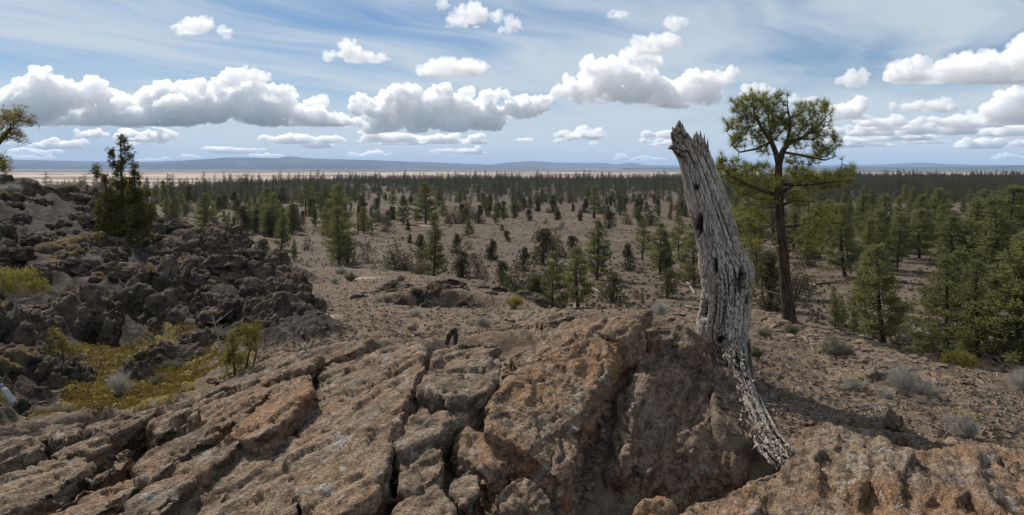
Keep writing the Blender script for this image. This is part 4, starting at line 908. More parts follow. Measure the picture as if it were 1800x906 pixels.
def label_alike():
    land = [(-900, 330, 'under the long cloud bank'), (330, 520, 'under the long bank, right part'), (520, 700, 'left of the two-headed cumulus'), (700, 860, 'under the two-headed cumulus'), (860, 1010, 'right of the two-headed cumulus'), (1010, 1130, 'below the cumulus beside the snag'), (1130, 1290, 'just left of the snag'), (1290, 1420, 'between snag and rim pine'), (1420, 1560, 'just right of the rim pine'), (1560, 1690, 'midway from pine to right edge'), (1690, 2900, 'near the right edge')]
    for g, items in LOOKALIKE.items():
        med = np.median([i[2] for i in items]); cells = {}
        for it in items:
            k = next(l[2] for l in land if l[0] <= it[1] < l[1]); cells.setdefault((k, it[2] < med), []).append(it)
        for (k, nr), c in cells.items():
            c.sort(key=lambda i: i[3]); row = 'nearer' if nr else 'farther'
            for j, it in enumerate(c):
                w = 'largest ' if j == len(c) - 1 and len(c) > 1 else 'smallest ' if j == 0 and len(c) > 2 else 'only ' if len(c) == 1 else ''
                it[0]['label'] = f'{w}{row} {it[4]} {k}'
def build_trees():
    rng = R_(77); items = []
    for s in TREES.replace('\n', '').split(';'):
        px, yb, yt, kd = s.split(); items.append((float(px), float(yb), float(yt), kd))
    zones = {}
    taken = []
    for (px, yb, yt, kd) in sorted(items):
        p = hit(px, yb, beyond=10); p[2] = float(ground(p[0], p[1])[0]) - .05
        top = -(yt - HZ) / F * p[1]; h = max(top - p[2], .6); taken.append((p[0], p[1]))
        zn = ('on the right-hand slope' if px > 1380 and p[1] < 110 else 'on the plain past the snag' if px > 1260 else 'just behind the rock rim' if p[1] < 135 else 'beyond the lava ridge' if px < 620 else 'on the open middle plain')
        wd = {'p': 'green pine', 's': 'slim young pine', 'o': 'sparse open-branched pine', 'j': 'dark bushy juniper', 'b': 'low brownish brush'}[kd]
        v = {'p': PINES[[0, 2, 5, 3][rng.randint(4)]], 's': PINES[3], 'o': PINES[[1, 4][rng.randint(2)]], 'j': JUNS[rng.randint(5)], 'b': BUSH[rng.randint(3)]}[kd]
        nm = {'j': 'juniper', 'b': 'brush'}.get(kd, 'pine_tree'); wf = rng.uniform(.9, 1.25) * {'s': .8, 'j': 1.15}.get(kd, 1.)
        wf *= 1.12 if p[1] > 60 else 1.05
        if kd in 'pj': h *= 1.05
        if px > 1380 and kd == 'p': wf *= 1.22; h *= 1.06
        o = tree(nm, v, p, h, wf, rng, None, 'brush' if kd == 'b' else 'tree', 'trees ' + zn); zones.setdefault((wd, zn), []).append(o)
    W = ['first', 'second', 'third', 'fourth', 'fifth', 'sixth', 'seventh', 'eighth', 'ninth', 'tenth', 'eleventh', 'twelfth', 'thirteenth', 'fourteenth', 'fifteenth', 'sixteenth', 'seventeenth', 'eighteenth', 'nineteenth', 'twentieth']
    for (wd, zn), os_ in zones.items():
        for i, o in enumerate(os_):
            n = len(os_)
            w = 'lone' if n == 1 else (W[i] + ' from the left' if i < 20 else W[n - 1 - i] + ' from the right')
            o['label'] = (f'{wd} {zn}, the only one there' if n == 1 else f'{wd} {zn}, {w} of its kind')
    # unlisted trees of the middle distance, nothing tells them apart
    def scatter(n, xr, Yr, kinds, label, group, hr, dens=None, nm='juniper', cat='tree'):
        k = 0; t = 0
        while k < n and t < n * 40:
            t += 1; px = rng.uniform(*xr); Y = math.exp(rng.uniform(math.log(Yr[0]), math.log(Yr[1]))); x = (px - 900) / F * Y
            if any((x - a) ** 2 + (Y - b) ** 2 < (Y * .010) ** 2 for a, b in taken): continue
            if dens is not None and fbm(np.array([[x, Y, 0]]), .012, 2)[0] < dens: continue
            taken.append((x, Y)); v = kinds[rng.randint(len(kinds))]
            hh = rng.uniform(*hr); alike(tree(nm, v, (x, Y, float(ground(x, Y)[0]) - .05), hh, rng.uniform(.9, 1.3), rng, label, cat, group), px, Y, hh / Y, label, group); k += 1
    scatter(130, (560, 1260), (255, 440), JUNS, 'small juniper on the far plain', 'junipers of the far middle plain', (2.4, 5.6), -.15)
    scatter(75, (250, 640), (190, 430), JUNS + PINES[:3], 'dark conifer below the dunes', 'conifers of the far left plain', (3.5, 8.), nm='conifer')
    scatter(74, (1270, 1860), (120, 430), PINES, 'pine in the dense right-hand wood', 'pines of the right-hand wood', (6., 11.5), nm='pine_tree')
    scatter(70, (600, 1800), (85, 240), BUSH, 'knee-high brush on the plain', 'brown brush on the bare plain', (.5, 1.2), nm='brush', cat='brush')
build_trees()
# dead poles and fallen logs on the plain
def build_deadwood():
    rng = R_(31)
    for (px, yb, yt, lab) in [(629, 414, 360, 'thin dead pole tree on the plain with a few broken twigs'), (524, 383, 356, 'short dead pole among the pines on the left plain'), (724, 472, 446, 'grey dead stump pole just behind the sandy rim'), (942, 448, 424, 'dead pole standing on the bare middle plain'), (567, 404, 393, 'low rusty stump on the left plain')]:
        p = hit(px, yb, beyond=10); h = (yb - yt) / F * p[1]; mb = MB(); z = np.linspace(0, 1, 7)
        mb.tube(np.stack([.02 * np.sin(z * 5) * h, 0 * z, z * h], 1), (.14 * (1 - z) + .04) * min(1, h / 5), 7); tw = MB()
        for k in range(7):
            a = rng.uniform(0, 6.28); z0 = rng.uniform(.35, .95) * h; tw.tube(quad_path(np.array([0, 0, z0]), np.array([math.cos(a) * h * .1, math.sin(a) * h * .1, z0 + h * .03]), np.zeros(3), 3), np.linspace(.03, .01, 3), 4)
        o = obj('dead_pole', None, loc=tuple(p)); tag(o, lab, 'dead tree'); obj('trunk', mb.mesh('trunk'), M_BARK, o); obj('twig', tw.mesh('twig'), M_BARK, o)
    for (x0, y0, x1, y1, lab) in [(1208, 500, 1222, 518, 'pale fallen log lying beside the pine left of the snag'), (1190, 477, 1215, 487, 'thin fallen trunk on the plain behind the snag'), (930, 487, 945, 484, 'dark fallen branch on the pale sand patch'), (1435, 502, 1475, 498, 'long dark fallen log on the flat behind the pine'), (1040, 508, 1060, 520, 'bleached fallen branch beside the dense pine behind the rim')]:
        a, b = hit(x0, y0, beyond=6), hit(x1, y1, beyond=6); a[2] = ground(a[0], a[1])[0] + .1; b[2] = ground(b[0], b[1])[0] + .1; mb = MB(); mb.tube(quad_path(a - a, b - a, np.array([0, 0, .05]), 6), np.linspace(.16, .07, 6), 7)
        o = obj('fallen_log', mb.mesh('fallen_log'), M_GREYW if 'pale' in lab or 'bleached' in lab else M_BARK, loc=tuple(a)); tag(o, lab, 'log')
build_deadwood()
# ------------------------------------------------------------------ the pine on the rim
def grow(limbs, tips, rng, r0=.02, sag=.06):
    """join every tip to the nearest limb point; returns tube list"""
    P = np.concatenate([l[0] for l in limbs]); out = []
    order = np.argsort([np.min(np.linalg.norm(P - t, axis=1)) for t in tips])
    for k in order:
        t = tips[k]; d = np.linalg.norm(P - t, axis=1) + np.where(P[:, 2] > t[2] + .05, .35, 0); i = int(np.argmin(d)); a = P[i]; L = np.linalg.norm(t - a)
        pth = quad_path(a, t, np.array([rng.normal() * .04, rng.normal() * .04, -sag]) * L * 1.5, 6); out.append((pth, min(r0, .006 + .02 * L))); P = np.concatenate([P, pth[2:]])
    return out
def build_hero_pine():
    rng = R_(12); Y = 15.2; g = hit(1388, 571); Y = g[1]
    base = g.copy(); base[2] -= .08
    T3 = lambda x, y, dy=0.: to3(x, y, Y + dy) * np.array([1, 1, 1]) - base
    root = tag(obj('pine_tree', None, loc=tuple(base)), 'pine with dark trunk and forked tufted crown standing on the rim right of the snag', 'tree', None)
    def seg(pts, rad, n=26):
        pts = np.array(pts); s = np.linspace(0, len(pts) - 1, n); return np.stack([np.interp(s, np.arange(len(pts)), pts[:, k]) for k in range(3)], 1), np.interp(s, np.arange(len(rad)), rad)
    k = Y / F
    trunk = seg([T3(1390, 585), T3(1388, 560), T3(1382, 510), T3(1377, 450), T3(1372, 400), T3(1369, 340), T3(1368, 300), T3(1369, 287)], np.array([16, 12.5, 10.5, 9.2, 8.2, 7.4, 6.6, 6]) * k)
    mb = MB(); mb.tube(trunk[0], trunk[1], 18); V = mb.V[0]; V += fbm(V * np.array([1, 1, .35]), 14, 3, .6)[:, None] * .018 * (V - np.repeat(trunk[0], 18, 0)) / .15
    obj('trunk', mesh_np('trunk', V, mb.T[0]), M_BARK, root)
    limbs = [seg([T3(1369, 290), T3(1364, 270), T3(1356, 250), T3(1340, 228, -.1), T3(1326, 200, -.1), T3(1322, 170, -.1)], np.array([6, 5, 4.2, 3, 2, 1]) * k),
             seg([T3(1369, 290), T3(1376, 265), T3(1388, 250), T3(1412, 242, .1), T3(1440, 222, .2), T3(1452, 205, .2)], np.array([6, 5, 4, 3, 2, 1]) * k),
             seg([T3(1358, 252), T3(1352, 220, .2), T3(1350, 190, .2)], np.array([3, 2, 1]) * k), seg([T3(1382, 255), T3(1390, 220, -.2), T3(1384, 185, -.2)], np.array([3, 2, 1]) * k),
             seg([T3(1355, 250), T3(1330, 262), T3(1300, 268), T3(1285, 255)], np.array([2.6, 2, 1.4, .8]) * k), seg([T3(1378, 268), T3(1420, 275), T3(1450, 282), T3(1470, 275)], np.array([2.6, 2, 1.4, .8]) * k),
             seg([T3(1370, 342), T3(1345, 338, -.2), T3(1315, 325, -.4), T3(1285, 310, -.4)], np.array([4, 3, 2.2, 1]) * k), seg([T3(1372, 338), T3(1388, 330, .2), T3(1408, 318, .3)], np.array([4, 3, 2]) * k),
             seg([T3(1370, 325), T3(1420, 325, -.4), T3(1460, 320, -.6), T3(1500, 318, -.6)], np.array([3, 2.4, 1.8, .8]) * k), seg([T3(1372, 365), T3(1345, 362, .5), T3(1310, 358, .9)], np.array([2.6, 2, 1]) * k),
             seg([T3(1374, 362), T3(1395, 352, -.5), T3(1430, 355, -.8)], np.array([2.6, 2, 1]) * k), seg([T3(1374, 400), T3(1340, 395, .8), T3(1310, 402, 1.2)], np.array([2.4, 1.6, .8]) * k), seg([T3(1375, 400), T3(1420, 392, .8), T3(1470, 400, 1.2)], np.array([2.4, 1.6, .8]) * k),
             seg([T3(1376, 415), T3(1400, 425, .5), T3(1440, 430, .9)], np.array([2, 1.4, .8]) * k)]
    lobes = [(1322, 185, 40, 22, 40), (1360, 178, 26, 18, 16), (1300, 215, 28, 34, 40), (1345, 215, 40, 30, 46), (1420, 205, 36, 26, 40), (1450, 200, 16, 24, 14), (1440, 235, 30, 18, 26), (1395, 225, 26, 26, 22), (1300, 248, 26, 14, 18), (1445, 265, 26, 16, 24), (1468, 250, 12, 16, 8), (1410, 282, 40, 12, 16), (1345, 265, 20, 12, 8), (1345, 238, 26, 18, 22), (1396, 248, 26, 16, 18), (1370, 212, 24, 20, 22), (1335, 300, 26, 14, 16), (1405, 305, 26, 12, 16), (1360, 320, 24, 14, 14),
             (1290, 305, 30, 26, 40), (1320, 330, 34, 22, 36), (1270, 290, 14, 18, 12), (1430, 320, 40, 18, 44), (1475, 318, 30, 20, 30), (1495, 305, 14, 14, 8), (1320, 385, 34, 22, 30), (1440, 400, 40, 26, 40), (1350, 355, 22, 16, 14), (1400, 350, 24, 16, 16), (1455, 372, 26, 16, 16), (1320, 428, 26, 16, 14), (1425, 430, 30, 16, 18)]
    lead = [T3(x, y, rng.uniform(-.3, .3)) for x, y in ((1320, 160), (1285, 178), (1303, 180), (1348, 166), (1384, 170), (1437, 178), (1464, 194), (1430, 190), (1480, 282), (1268, 272), (1366, 176), (1400, 186))]
    tips = list(lead)
    for (cx, cy_, rx, ry, n) in lobes:
        u = rng.normal(size=(int(n * 1.7), 3)); u /= np.linalg.norm(u, axis=1)[:, None]; u *= rng.uniform(0, 1, (len(u), 1)) ** .4
        for a in u: tips.append(T3(cx + a[0] * rx, cy_ + a[2] * ry, a[1] * rx * k * .9 + (0 if cy_ < 300 else rng.normal() * .2)))
    br = MB()
    for P, R in limbs: br.tube(P, R, 7)
    C_, D_ = [], []
    for pth, r in grow(limbs, tips, rng, .018): br.tube(pth, np.linspace(r, .004, len(pth)), 4); d = pth[-1] - pth[-3]; d /= np.linalg.norm(d) + 1e-9; C_.append(pth[-1]); D_.append(d * .5 + np.array([0, 0, .55]))
    obj('branch', br.mesh('branch'), M_BARK, root); cr = MB(); cr.spray(C_, D_, 34, .140, .0105, .8, rng, .25); obj('crown', cr.mesh('crown', False), M_HERO, root)
    tw = MB()
    for (x0, y0, x1, y1, x2, y2) in ((1378, 520, 1350, 512, 1330, 508), (1375, 430, 1350, 440, 1335, 445)):
        tw.tube(np.array([T3(x0, y0), T3(x1, y1, -.2), T3(x2, y2, -.3)]), [.02, .014, .006], 6)
    obj('dead_branch', tw.mesh('dead_branch'), M_GREYW, root)
build_hero_pine()

# ------------------------------------------------------------------ junipers and other hand-placed plants
def bunch_tree(name, label, cat, base, tips_px, Y, mat_c, rng, trunk_px, r=.03, leaf=.06, width=.016, blades=14, jit=.05, per=6, spread=.7, bark=None, extra=None):
    b = to3(base[0], base[1], Y); b[2] -= .04; root = tag(obj(name, None, loc=tuple(b)), label, cat)
    T3 = lambda x, y, dy=0.: to3(x, y, Y + dy) - b
    limbs = []
    for pts in trunk_px:
        P = np.array([T3(*q) for q in pts]); s = np.linspace(0, len(P) - 1, 14); Q = np.stack([np.interp(s, np.arange(len(P)), P[:, k]) for k in range(3)], 1); limbs.append((Q, np.linspace(r, r * .3, 14)))
    tips = [T3(*q) for q in tips_px]; mb = MB()
    for P, R in limbs: mb.tube(P, R, 8)
    for pth, rr in grow(limbs, tips, rng, r * .4, -.04): mb.tube(pth, np.linspace(min(rr, r * .4), .003, len(pth)), 4)
    obj('trunk', mb.mesh('trunk'), bark or M_BARK, root)
    c = np.repeat(np.array(tips), per, 0) + rng.normal(size=(len(tips) * per, 3)) * jit; cr = MB(); d = rng.normal(size=c.shape) * .35 + np.array([0, 0, .8])
    cr.spray(c, d, blades, leaf, width, spread, rng); obj('crown', cr.mesh('crown', False), mat_c, root); return root
def cloud_pts(rng, lobes):
    out = []
    for (cx, cy_, rx, ry, dep, n) in lobes:
        u = rng.normal(size=(n, 3)); u /= np.linalg.norm(u, axis=1)[:, None]; u *= rng.uniform(.35, 1, (n, 1)) ** .45
        out += [(cx + a[0] * rx, cy_ + a[2] * ry, a[1] * dep) for a in u]
    return out
def build_plants():
    rng = R_(21)
    Y = 19.5
    lob = [(218, 415, 56, 34, .7, 230), (222, 378, 52, 34, .65, 210), (214, 345, 36, 24, .5, 100), (252, 365, 20, 36, .4, 60), (186, 372, 20, 36, .4, 60), (205, 318, 24, 12, .3, 30), (238, 330, 12, 18, .3, 18), (168, 300, 8, 10, .1, 9), (180, 312, 12, 10, .1, 9), (195, 285, 7, 16, .1, 9), (212, 252, 8, 12, .1, 12), (218, 275, 8, 16, .12, 14), (208, 295, 12, 14, .15, 14), (230, 282, 8, 12, .1, 8), (238, 300, 7, 14, .1, 9), (240, 310, 10, 10, .1, 7), (226, 262, 5, 8, .08, 5), (196, 265, 6, 8, .08, 5), (200, 300, 10, 12, .1, 8)]
    bunch_tree('juniper', 'large dark juniper with a ragged spire growing out of the lava ridge', 'tree', (218, 446), cloud_pts(rng, lob), Y, M_JUND, rng, [[(218, 446), (216, 380), (214, 320), (212, 250)], [(222, 440), (240, 380), (236, 300)], [(214, 440), (195, 380), (182, 310)]], .05, .065, .017, 10, .035, 7)
    bunch_tree('juniper', 'small yellow-green juniper on the rock crest beside a bare twig', 'shrub', (415, 676), cloud_pts(rng, [(408, 612, 10, 26, .10, 26), (442, 602, 13, 26, .10, 32), (425, 642, 20, 18, .12, 20), (400, 645, 7, 24, .06, 12), (450, 588, 6, 16, .05, 9), (420, 590, 5, 14, .05, 6), (430, 580, 4, 10, .04, 4)]), 8.3, M_JUNY, rng, [[(414, 678), (412, 650), (408, 600)], [(416, 678), (432, 650), (442, 600)], [(420, 672), (445, 645), (452, 615)]], .018, .055, .007, 9, .018, 4, .38)
    bunch_tree('pine_tree', 'pine branches with yellow-green tufts reaching in from the left edge', 'tree', (-70, 640), cloud_pts(rng, [(25, 205, 22, 14, .15, 22), (5, 225, 20, 26, .2, 26), (55, 216, 8, 6, .05, 5), (30, 240, 18, 12, .1, 12), (5, 290, 14, 14, .15, 18), (-40, 230, 40, 40, .4, 60), (-60, 290, 50, 40, .4, 60), (-70, 350, 50, 40, .4, 50)]), 9.5, M_JUNY, rng, [[(-70, 640), (-68, 450), (-60, 330), (-50, 200)], [(-60, 330), (-20, 270), (20, 225)], [(-60, 340), (-30, 310), (0, 292)]], .07, .055, .007, 12, .03, 5, .75)
    bunch_tree('juniper_shrub', 'olive shrub with bleached bare branches at the left edge on the lava', 'shrub', (20, 560), cloud_pts(rng, [(35, 500, 36, 16, .3, 60), (70, 510, 14, 14, .12, 22), (10, 490, 30, 16, .3, 40), (50, 485, 20, 10, .2, 20)]), 10.5, M_JUNY, rng, [[(20, 560), (30, 530), (20, 510)], [(30, 530), (60, 525), (75, 518)]], .025, .05, .008, 9, .03, 5, bark=M_GREYW)
    bunch_tree('juniper_shrub', 'small bright green sprig growing in the dark lava cleft', 'shrub', (112, 640), cloud_pts(rng, [(85, 605, 6, 8, .05, 10), (110, 598, 8, 12, .06, 14), (112, 615, 14, 10, .08, 18), (135, 618, 12, 7, .06, 14), (93, 585, 4, 8, .03, 6), (90, 620, 8, 6, .04, 8)]), 9.9, M_JUNY, rng, [[(112, 642), (110, 620), (108, 600)], [(112, 635), (130, 622)], [(110, 632), (92, 612)]], .012, .045, .008, 8, .02, 4)
    bunch_tree('juniper_shrub', 'yellow-green shrub against the left edge above the corner rocks', 'shrub', (-15, 745), cloud_pts(rng, [(-8, 712, 16, 22, .1, 40), (-20, 690, 20, 30, .15, 40)]), 8.6, M_JUNY, rng, [[(-15, 748), (-12, 720), (-10, 690)]], .015, .045, .008, 8, .02, 4)
    bunch_tree('juniper_shrub', 'olive shrub below the rim in front of the right-hand pines', 'shrub', (1682, 668), cloud_pts(rng, [(1682, 635, 30, 16, .3, 60), (1665, 645, 18, 14, .2, 26), (1700, 645, 18, 14, .2, 26)]), 13.5, M_JUNY, rng, [[(1682, 675), (1680, 645), (1678, 625)]], .02, .055, .012, 9, .04, 5)
    # bare twigs
    for (pts, Yd, lab) in [([(400, 650), (390, 620), (383, 590), (378, 570)], 9.2, 'bare bleached twig beside the small yellow-green juniper'), ([(532, 620), (525, 600), (515, 590)], 9.4, 'dead grey twig bush at the foot of the lava ridge')]:
        b = to3(*pts[0], Yd); mb = MB(); P = np.array([to3(x, y, Yd) - b for x, y in pts]); mb.tube(P, np.linspace(.014, .004, len(P)), 6)
        for k in range(16):
            i = rng.randint(1, len(P)); e = P[i] + np.array([rng.normal() * .12, rng.normal() * .08, rng.uniform(.02, .2)]); mb.tube(quad_path(P[i], e, np.zeros(3), 4), np.linspace(.006, .002, 4), 4)
        tag(obj('bare_twig', mb.mesh('bare_twig'), M_GREYW, loc=tuple(b)), lab, 'twig')
    b = to3(793, 607, 8.6); mb = MB(); P = np.array([to3(785, 606, 8.6), to3(789, 592, 8.6), to3(796, 581, 8.6), to3(800, 579, 8.6)]) - b; mb.tube(P, [.022, .03, .03, .018], 9); P = np.array([to3(801, 606, 8.6), to3(801, 592, 8.6), to3(800, 578, 8.6)]) - b; mb.tube(P, [.02, .028, .02], 9)
    V = mb.V; me = mb.mesh('burnt_stub'); tag(obj('burnt_stub', me, M_BURNT, loc=tuple(b)), 'burnt black forked root stub standing on the crest', 'stump')
    # sage and rabbitbrush: column, base row, width, height, kind
    sh = [(1590, 700, 38, 56, 's', 'large pale grey shrub on the bare soil right of the snag'), (1632, 705, 30, 34, 's', 'spreading grey shrub half behind the large pale one'), (1690, 768, 28, 44, 'f', 'grey shrub with straw-coloured heads near the right edge'), (1504, 692, 24, 26, 'f', 'small pale shrub with straw heads left of the large grey shrub'), (1555, 705, 16, 22, 's', 'thin grey twigs at the left foot of the large shrub'),
          (850, 575, 18, 18, 's', 'round grey shrub on the flaky ground behind the crest'), (672, 615, 30, 24, 's', 'low pale shrub in front of the scree on the crest'), (650, 618, 22, 18, 's', 'left half of the low pale shrub pair on the crest'), (760, 603, 14, 22, 's', 'small pale shrub left of the burnt stub'), (730, 560, 14, 16, 's', 'tan shrub in the mouth of the lava pit'), (617, 497, 14, 18, 'g', 'dark grey sagebrush on the sandy rim'), (590, 500, 11, 12, 's', 'small grey shrub left of the dark sagebrush'), (705, 497, 9, 13, 'g', 'little sagebrush on the slope above the lava pit'), (600, 482, 16, 14, 's', 'pale low shrub at the top of the sandy rim'),
          (160, 486, 20, 24, 's', 'pale blue-grey shrub on the lava beneath the juniper'), (210, 722, 26, 44, 's', 'pale twiggy shrub standing in the yellow moss'), (100, 752, 34, 16, 'g', 'low grey-green shrub at the near edge of the moss'), (38, 762, 16, 24, 'f', 'thin dry shrub at the left foot of the lava'), (1470, 632, 34, 34, 'g', 'dark olive sagebrush below the pine on the slope'), (1392, 590, 16, 22, 'g', 'green sagebrush at the foot of the pine'), (1345, 598, 16, 20, 'g', 'dull green sagebrush between snag and pine'), (1362, 573, 14, 14, 's', 'small tan shrub left of the pine foot'), (1330, 640, 14, 30, 'g', 'shadowy shrub behind the snag trunk'), (1160, 557, 18, 22, 's', 'tan brush on the flat left of the snag'), (1130, 553, 0, 0, '', ''), (1800, 690, 30, 44, 's', 'grey shrub cut by the right edge of the picture'),
          (1620, 712, 16, 12, 'f', 'tiny straw-coloured tuft under the large grey shrub'), (20, 350, 22, 20, 's', 'grey brush on top of the lava at the far left'), (55, 345, 24, 16, 's', 'pale brush on top of the lava left of the juniper'), (300, 665, 26, 22, 'g', 'low grey-green tuft in the yellow moss'), (280, 700, 20, 16, 'g', 'small dull tuft at the right edge of the moss'), (1215, 612, 16, 14, 's', 'pale low brush against the left side of the snag'), (905, 545, 20, 24, 'y', 'bright green bush behind the rim left of the pine group'), (560, 545, 12, 8, 's', 'little grey tuft on the sandy slope'), (525, 508, 12, 12, 's', 'pale tuft near the right end of the lava ridge'), (885, 590, 9, 8, 's', 'tiny grey tuft at the back of the crest')]
    for (px, py, w, h, kd, lab) in sh:
        if not lab: continue
        p = hit(px, py); p[2] = float(ground(p[0], p[1])[0]) - .01; k = p[1] / F
        r = obj('shrub', None, loc=tuple(p), rot=(0, 0, rng.uniform(0, 6.28)), scale=(w * k * 1.5, w * k * 1.5, h * k * 1.1)); tag(r, lab, 'shrub', 'grey shrubs on the rocks')
        c = obj('stems', SAGE[rng.randint(3)], parent=r)
        if not SAGE[0].materials:
            for m in SAGE: m.materials.append(M_SAGE)
        c.material_slots[0].link = 'OBJECT'; c.material_slots[0].material = {'g': M_SAGEG, 'y': M_JUNY}.get(kd, M_SAGE)
        if kd == 'f':
            mb = MB(); q = rng.normal(size=(40, 3)) * np.array([.35, .35, .06]) + np.array([0, 0, .92]); mb.spray(q, np.tile([[0, 0, 1.]], (40, 1)), 8, .10, .05, .8, rng); obj('flower_heads', mb.mesh('flower_heads', False), M_STRAW, r)['kind'] = 'stuff'
    # moss fronds and dry grass: uncountable
    m = 15000; px = rng.uniform(20, 470, m); Yd = rng.uniform(7.4, 14, m); x = (px - 900) / F * Yd; mk = masks(x, Yd); ok = (mk[:, 1] + .7 * fbm(np.stack([x, Yd, 0 * x], 1), 1.6, 4)) > .74; x, Yd = x[ok], Yd[ok]
    c = np.stack([x, Yd, ground(x, Yd)], 1); mb = MB(); mb.spray(c, np.tile([[0, 0, 1.]], (len(c), 1)), 4, .05, .018, .7, rng); tag(obj('moss', mb.mesh('moss', False), M_MOSS), 'yellow moss carpeting the hollow below the lava ridge', 'moss', kind='stuff')
    # sticks and litter
    m = 1500; px = rng.uniform(900, 1850, m); Yd = np.exp(rng.uniform(math.log(6), math.log(17), m)); x = (px - 900) / F * Yd; mk = masks(x, Yd); ok = (mk[:, 2] < .3) & (Yd < np.interp(px, RIMP, RIMY)); x, Yd = x[ok], Yd[ok]
    c = np.stack([x, Yd, ground(x, Yd) + .012], 1); a = rng.uniform(0, 6.28, len(x)); mb = MB(); mb.spray(c, np.stack([np.cos(a), np.sin(a), .05 + 0 * a], 1), 1, .2, .016, .05, rng, .7); tag(obj('stick_litter', mb.mesh('stick_litter', False), M_GREYW), 'bleached sticks and bark litter scattered over the bare slope', 'litter', kind='stuff')
    # bunchgrass and litter on the bare soil
    m = 5200; px = rng.uniform(420, 1900, m); Yd = np.exp(rng.uniform(math.log(6), math.log(29), m)); x = (px - 900) / F * Yd; mk = masks(x, Yd)
    ok = (mk[:, 2] < .3) & (mk[:, 0] < .5) & (Yd < np.interp(px, RIMP, RIMY)) & (fbm(np.stack([x, Yd, 0 * x], 1), 1.1, 3) > -.05); x, Yd = x[ok], Yd[ok]
    c = np.stack([x, Yd, ground(x, Yd)], 1); mb = MB(); mb.spray(c, np.tile([[0, 0, .7]], (len(c), 1)), 9, .075, .006, .55, rng); tag(obj('dry_grass', mb.mesh('dry_grass', False), M_SCRUB), 'sparse dry bunchgrass and litter on the bare soil', 'grass', kind='stuff')
build_plants()

# ------------------------------------------------------------------ far wood and scrub: too many to count
def instance_stuff(name, label, cat, pts, rot, scl, idx, meshes, wscl=None):
    me = bpy.data.meshes.new(name); me.vertices.add(len(pts)); me.vertices.foreach_set('co', np.asarray(pts, np.float32).ravel()); me.update()
    attr(me, 'rz', rot); attr(me, 'sc', scl); a = me.attributes.new('vi', 'INT', 'POINT'); a.data.foreach_set('value', np.asarray(idx, np.int32))
    o = obj(name, me); tag(o, label, cat, kind='stuff')
    g = bpy.data.node_groups.new(name, 'GeometryNodeTree'); g.interface.new_socket('Geometry', in_out='INPUT', socket_type='NodeSocketGeometry'); g.interface.new_socket('Geometry', in_out='OUTPUT', socket_type='NodeSocketGeometry')
    N = g.nodes; L = g.links; gi = N.new('NodeGroupInput'); go = N.new('NodeGroupOutput'); join = N.new('GeometryNodeJoinGeometry')
    def na(nm, ty):
        n = N.new('GeometryNodeInputNamedAttribute'); n.data_type = ty; n.inputs[0].default_value = nm; return n.outputs[0]
    cx = N.new('ShaderNodeCombineXYZ'); L.new(na('rz', 'FLOAT'), cx.inputs[2]); sz = na('sc', 'FLOAT'); vi = na('vi', 'INT')
    for k, so in enumerate(meshes):
        oi = N.new('GeometryNodeObjectInfo'); oi.inputs['Object'].default_value = so; oi.inputs['As Instance'].default_value = True
        cmp_ = N.new('FunctionNodeCompare'); cmp_.data_type = 'INT'; cmp_.operation = 'EQUAL'; L.new(vi, cmp_.inputs[2]); cmp_.inputs[3].default_value = k
        ip = N.new('GeometryNodeInstanceOnPoints'); L.new(gi.outputs[0], ip.inputs['Points']); L.new(cmp_.outputs[0], ip.inputs['Selection']); L.new(oi.outputs['Geometry'], ip.inputs['Instance']); L.new(cx.outputs[0], ip.inputs['Rotation']); L.new(sz, ip.inputs['Scale']); L.new(ip.outputs[0], join.inputs[0])
    L.new(join.outputs[0], go.inputs[0]); m = o.modifiers.new('scatter', 'NODES'); m.node_group = g; return o
def joined(pair, mat_c):
    """trunk and crown as one low mesh for the far wood"""
    V, T = [], []; n = 0; mi = []
    for k, me in enumerate(pair):
        v = np.empty(len(me.vertices) * 3, np.float32); me.vertices.foreach_get('co', v); t = np.empty(len(me.loops), np.int32); me.loops.foreach_get('vertex_index', t); v = v.reshape(-1, 3); t = t.reshape(-1, 3)
        V.append(v); T.append(t + n); n += len(v); mi += [k] * len(t)
    me = mesh_np('far_tree', np.concatenate(V), np.concatenate(T), False); me.materials.append(M_BARK); me.materials.append(mat_c); me.polygons.foreach_set('material_index', np.array(mi, np.int32)); return me
M_FAR = leaf_mat('far_conifer_needles', (.050, .052, .034), (.125, .122, .080))
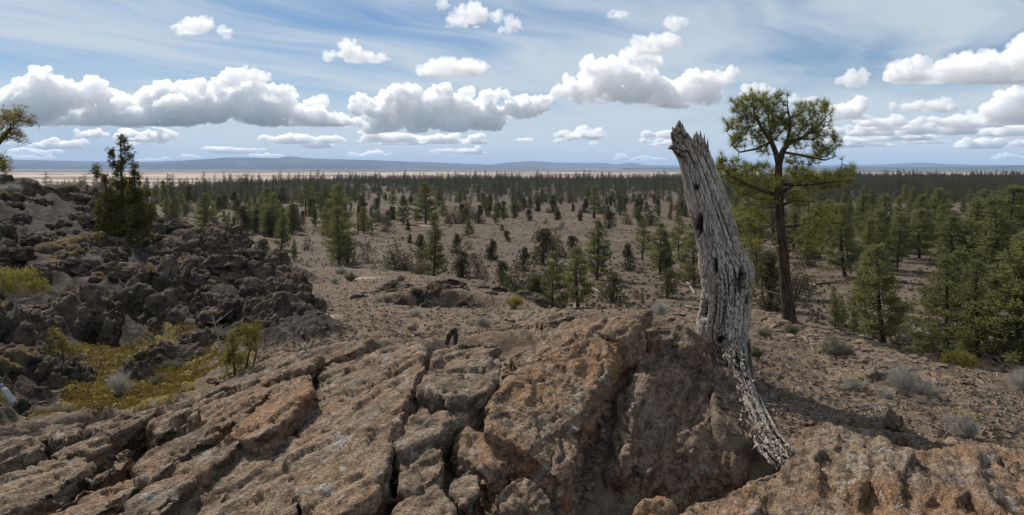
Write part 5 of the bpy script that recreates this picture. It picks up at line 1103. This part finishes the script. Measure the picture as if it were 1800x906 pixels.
def build_far():
    rng = R_(55)
    src = []
    for k in range(3): src.append(joined(pine_variant(400 + k, .27 + .03 * k, .10, 13, 5, .15), M_FAR))
    for k in range(3): src.append(joined(juniper_variant(420 + k, .46, .5, 16, 190, .13, 5), M_FAR))
    so = [bpy.data.objects.new('far_tree', m) for m in src]
    n = 60000; px = rng.uniform(-300, 2150, n); Y = np.sqrt(rng.uniform(380 ** 2, 1450 ** 2, n)); x = (px - 900) / F * Y
    edge = np.interp(px, [-500, 0, 300, 400, 600, 900, 1250, 1500, 1800], [660, 660, 690, 860, 1150, 1280, 1320, 1380, 1380])
    dens = fbm(np.stack([x, Y, 0 * x], 1), .008, 4) * 1.5 + sstep(Y, 400, 900) * .16 + np.where(px > 1250, .45, 0) + np.where(px < 640, .12, 0)
    ok = (Y < edge) & (dens > rng.uniform(-.45, .6, n)) & (rng.uniform(size=n) < .54); x, Y, px = x[ok], Y[ok], px[ok]
    n = len(x); isp = rng.uniform(size=n) < np.where(px > 1150, .75, .38); idx = np.where(isp, rng.randint(0, 3, n), rng.randint(3, 6, n)); h = np.where(isp, np.clip(np.exp(rng.normal(1.95, .30, n)), 3.5, 16), rng.uniform(2.5, 6., n))
    instance_stuff('far_forest', 'dark conifer forest covering the far plain up to the dunes', 'forest', np.stack([x, Y, ground(x, Y)], 1), rng.uniform(0, 6.28, n), h, idx, so)
    scr = [bpy.data.objects.new('scrub_tuft', shrub_variant(500 + k, 48, .55, .05, .5, .4)) for k in range(3)]
    for s in scr: s.data.materials.append(M_SCRUB)
    n = 30000; px = rng.uniform(-200, 2000, n); Y = np.exp(rng.uniform(math.log(24), math.log(520), n)); x = (px - 900) / F * Y
    ok = (Y > np.interp(px, RIMP, RIMY) + 12) & (fbm(np.stack([x, Y, 0 * x], 1), .05, 3) > rng.uniform(-.5, .35, n)); x, Y = x[ok], Y[ok]; n = len(x)
    instance_stuff('scrub', 'sparse low scrub dotting the brown plain', 'scrub', np.stack([x, Y, ground(x, Y)], 1), rng.uniform(0, 6.28, n), rng.uniform(.14, .40, n), rng.randint(0, 3, n), scr)
build_far()

# ------------------------------------------------------------------ a bottle left on the rocks at the left edge
def build_bottle():
    Y = 8.12; a = to3(2, 678, Y); e = to3(24, 709, Y); ax = a - e; L = np.linalg.norm(ax); ax /= L
    prof = [(0, .006), (.004, .030), (.02, .034)]
    for k in range(9): z = .03 + k * .016; prof += [(z, .034), (z + .006, .034), (z + .010, .0305), (z + .013, .0305)]
    prof += [(.180, .034), (.20, .030), (.215, .020), (.225, .014), (.24, .0135)]
    prof = np.array(prof); prof[:, 0] *= (L - .016) / .24; q = Vector((0, 0, 1)).rotation_difference(Vector(ax)).to_euler()
    o = tag(obj('plastic_bottle', None, loc=tuple(e), rot=q), 'white ribbed plastic bottle with a purple cap leaning at the left edge', 'bottle')
    mb = MB(); mb.tube(np.stack([0 * prof[:, 0], 0 * prof[:, 0], prof[:, 0]], 1), prof[:, 1], 24); obj('body', mb.mesh('body'), mat('white_plastic', lambda T, bb: (.36, .36, .38), .3, .5), o)
    mb = MB(); z0 = L - .018; mb.tube(np.array([[0, 0, z0], [0, 0, z0 + .001], [0, 0, z0 + .026], [0, 0, z0 + .029], [0, 0, z0 + .030]]), [.018, .0205, .0205, .018, .001], 20); obj('cap', mb.mesh('cap'), mat('purple_plastic', lambda T, bb: (.22, .17, .42), .4, .4), o)
build_bottle()
for o, px, Y, sz, lab, grp in STONES: alike(o, px, Y, sz / Y, lab, grp)
for o, px, Y, sz in FARCLOUD:
    o['group'] = 'rows of low cloud near the horizon'; o['label'] = 'x'; alike(o, px, Y, sz, 'small cloud in the horizon rows', 'rows of low cloud near the horizon')
label_alike()
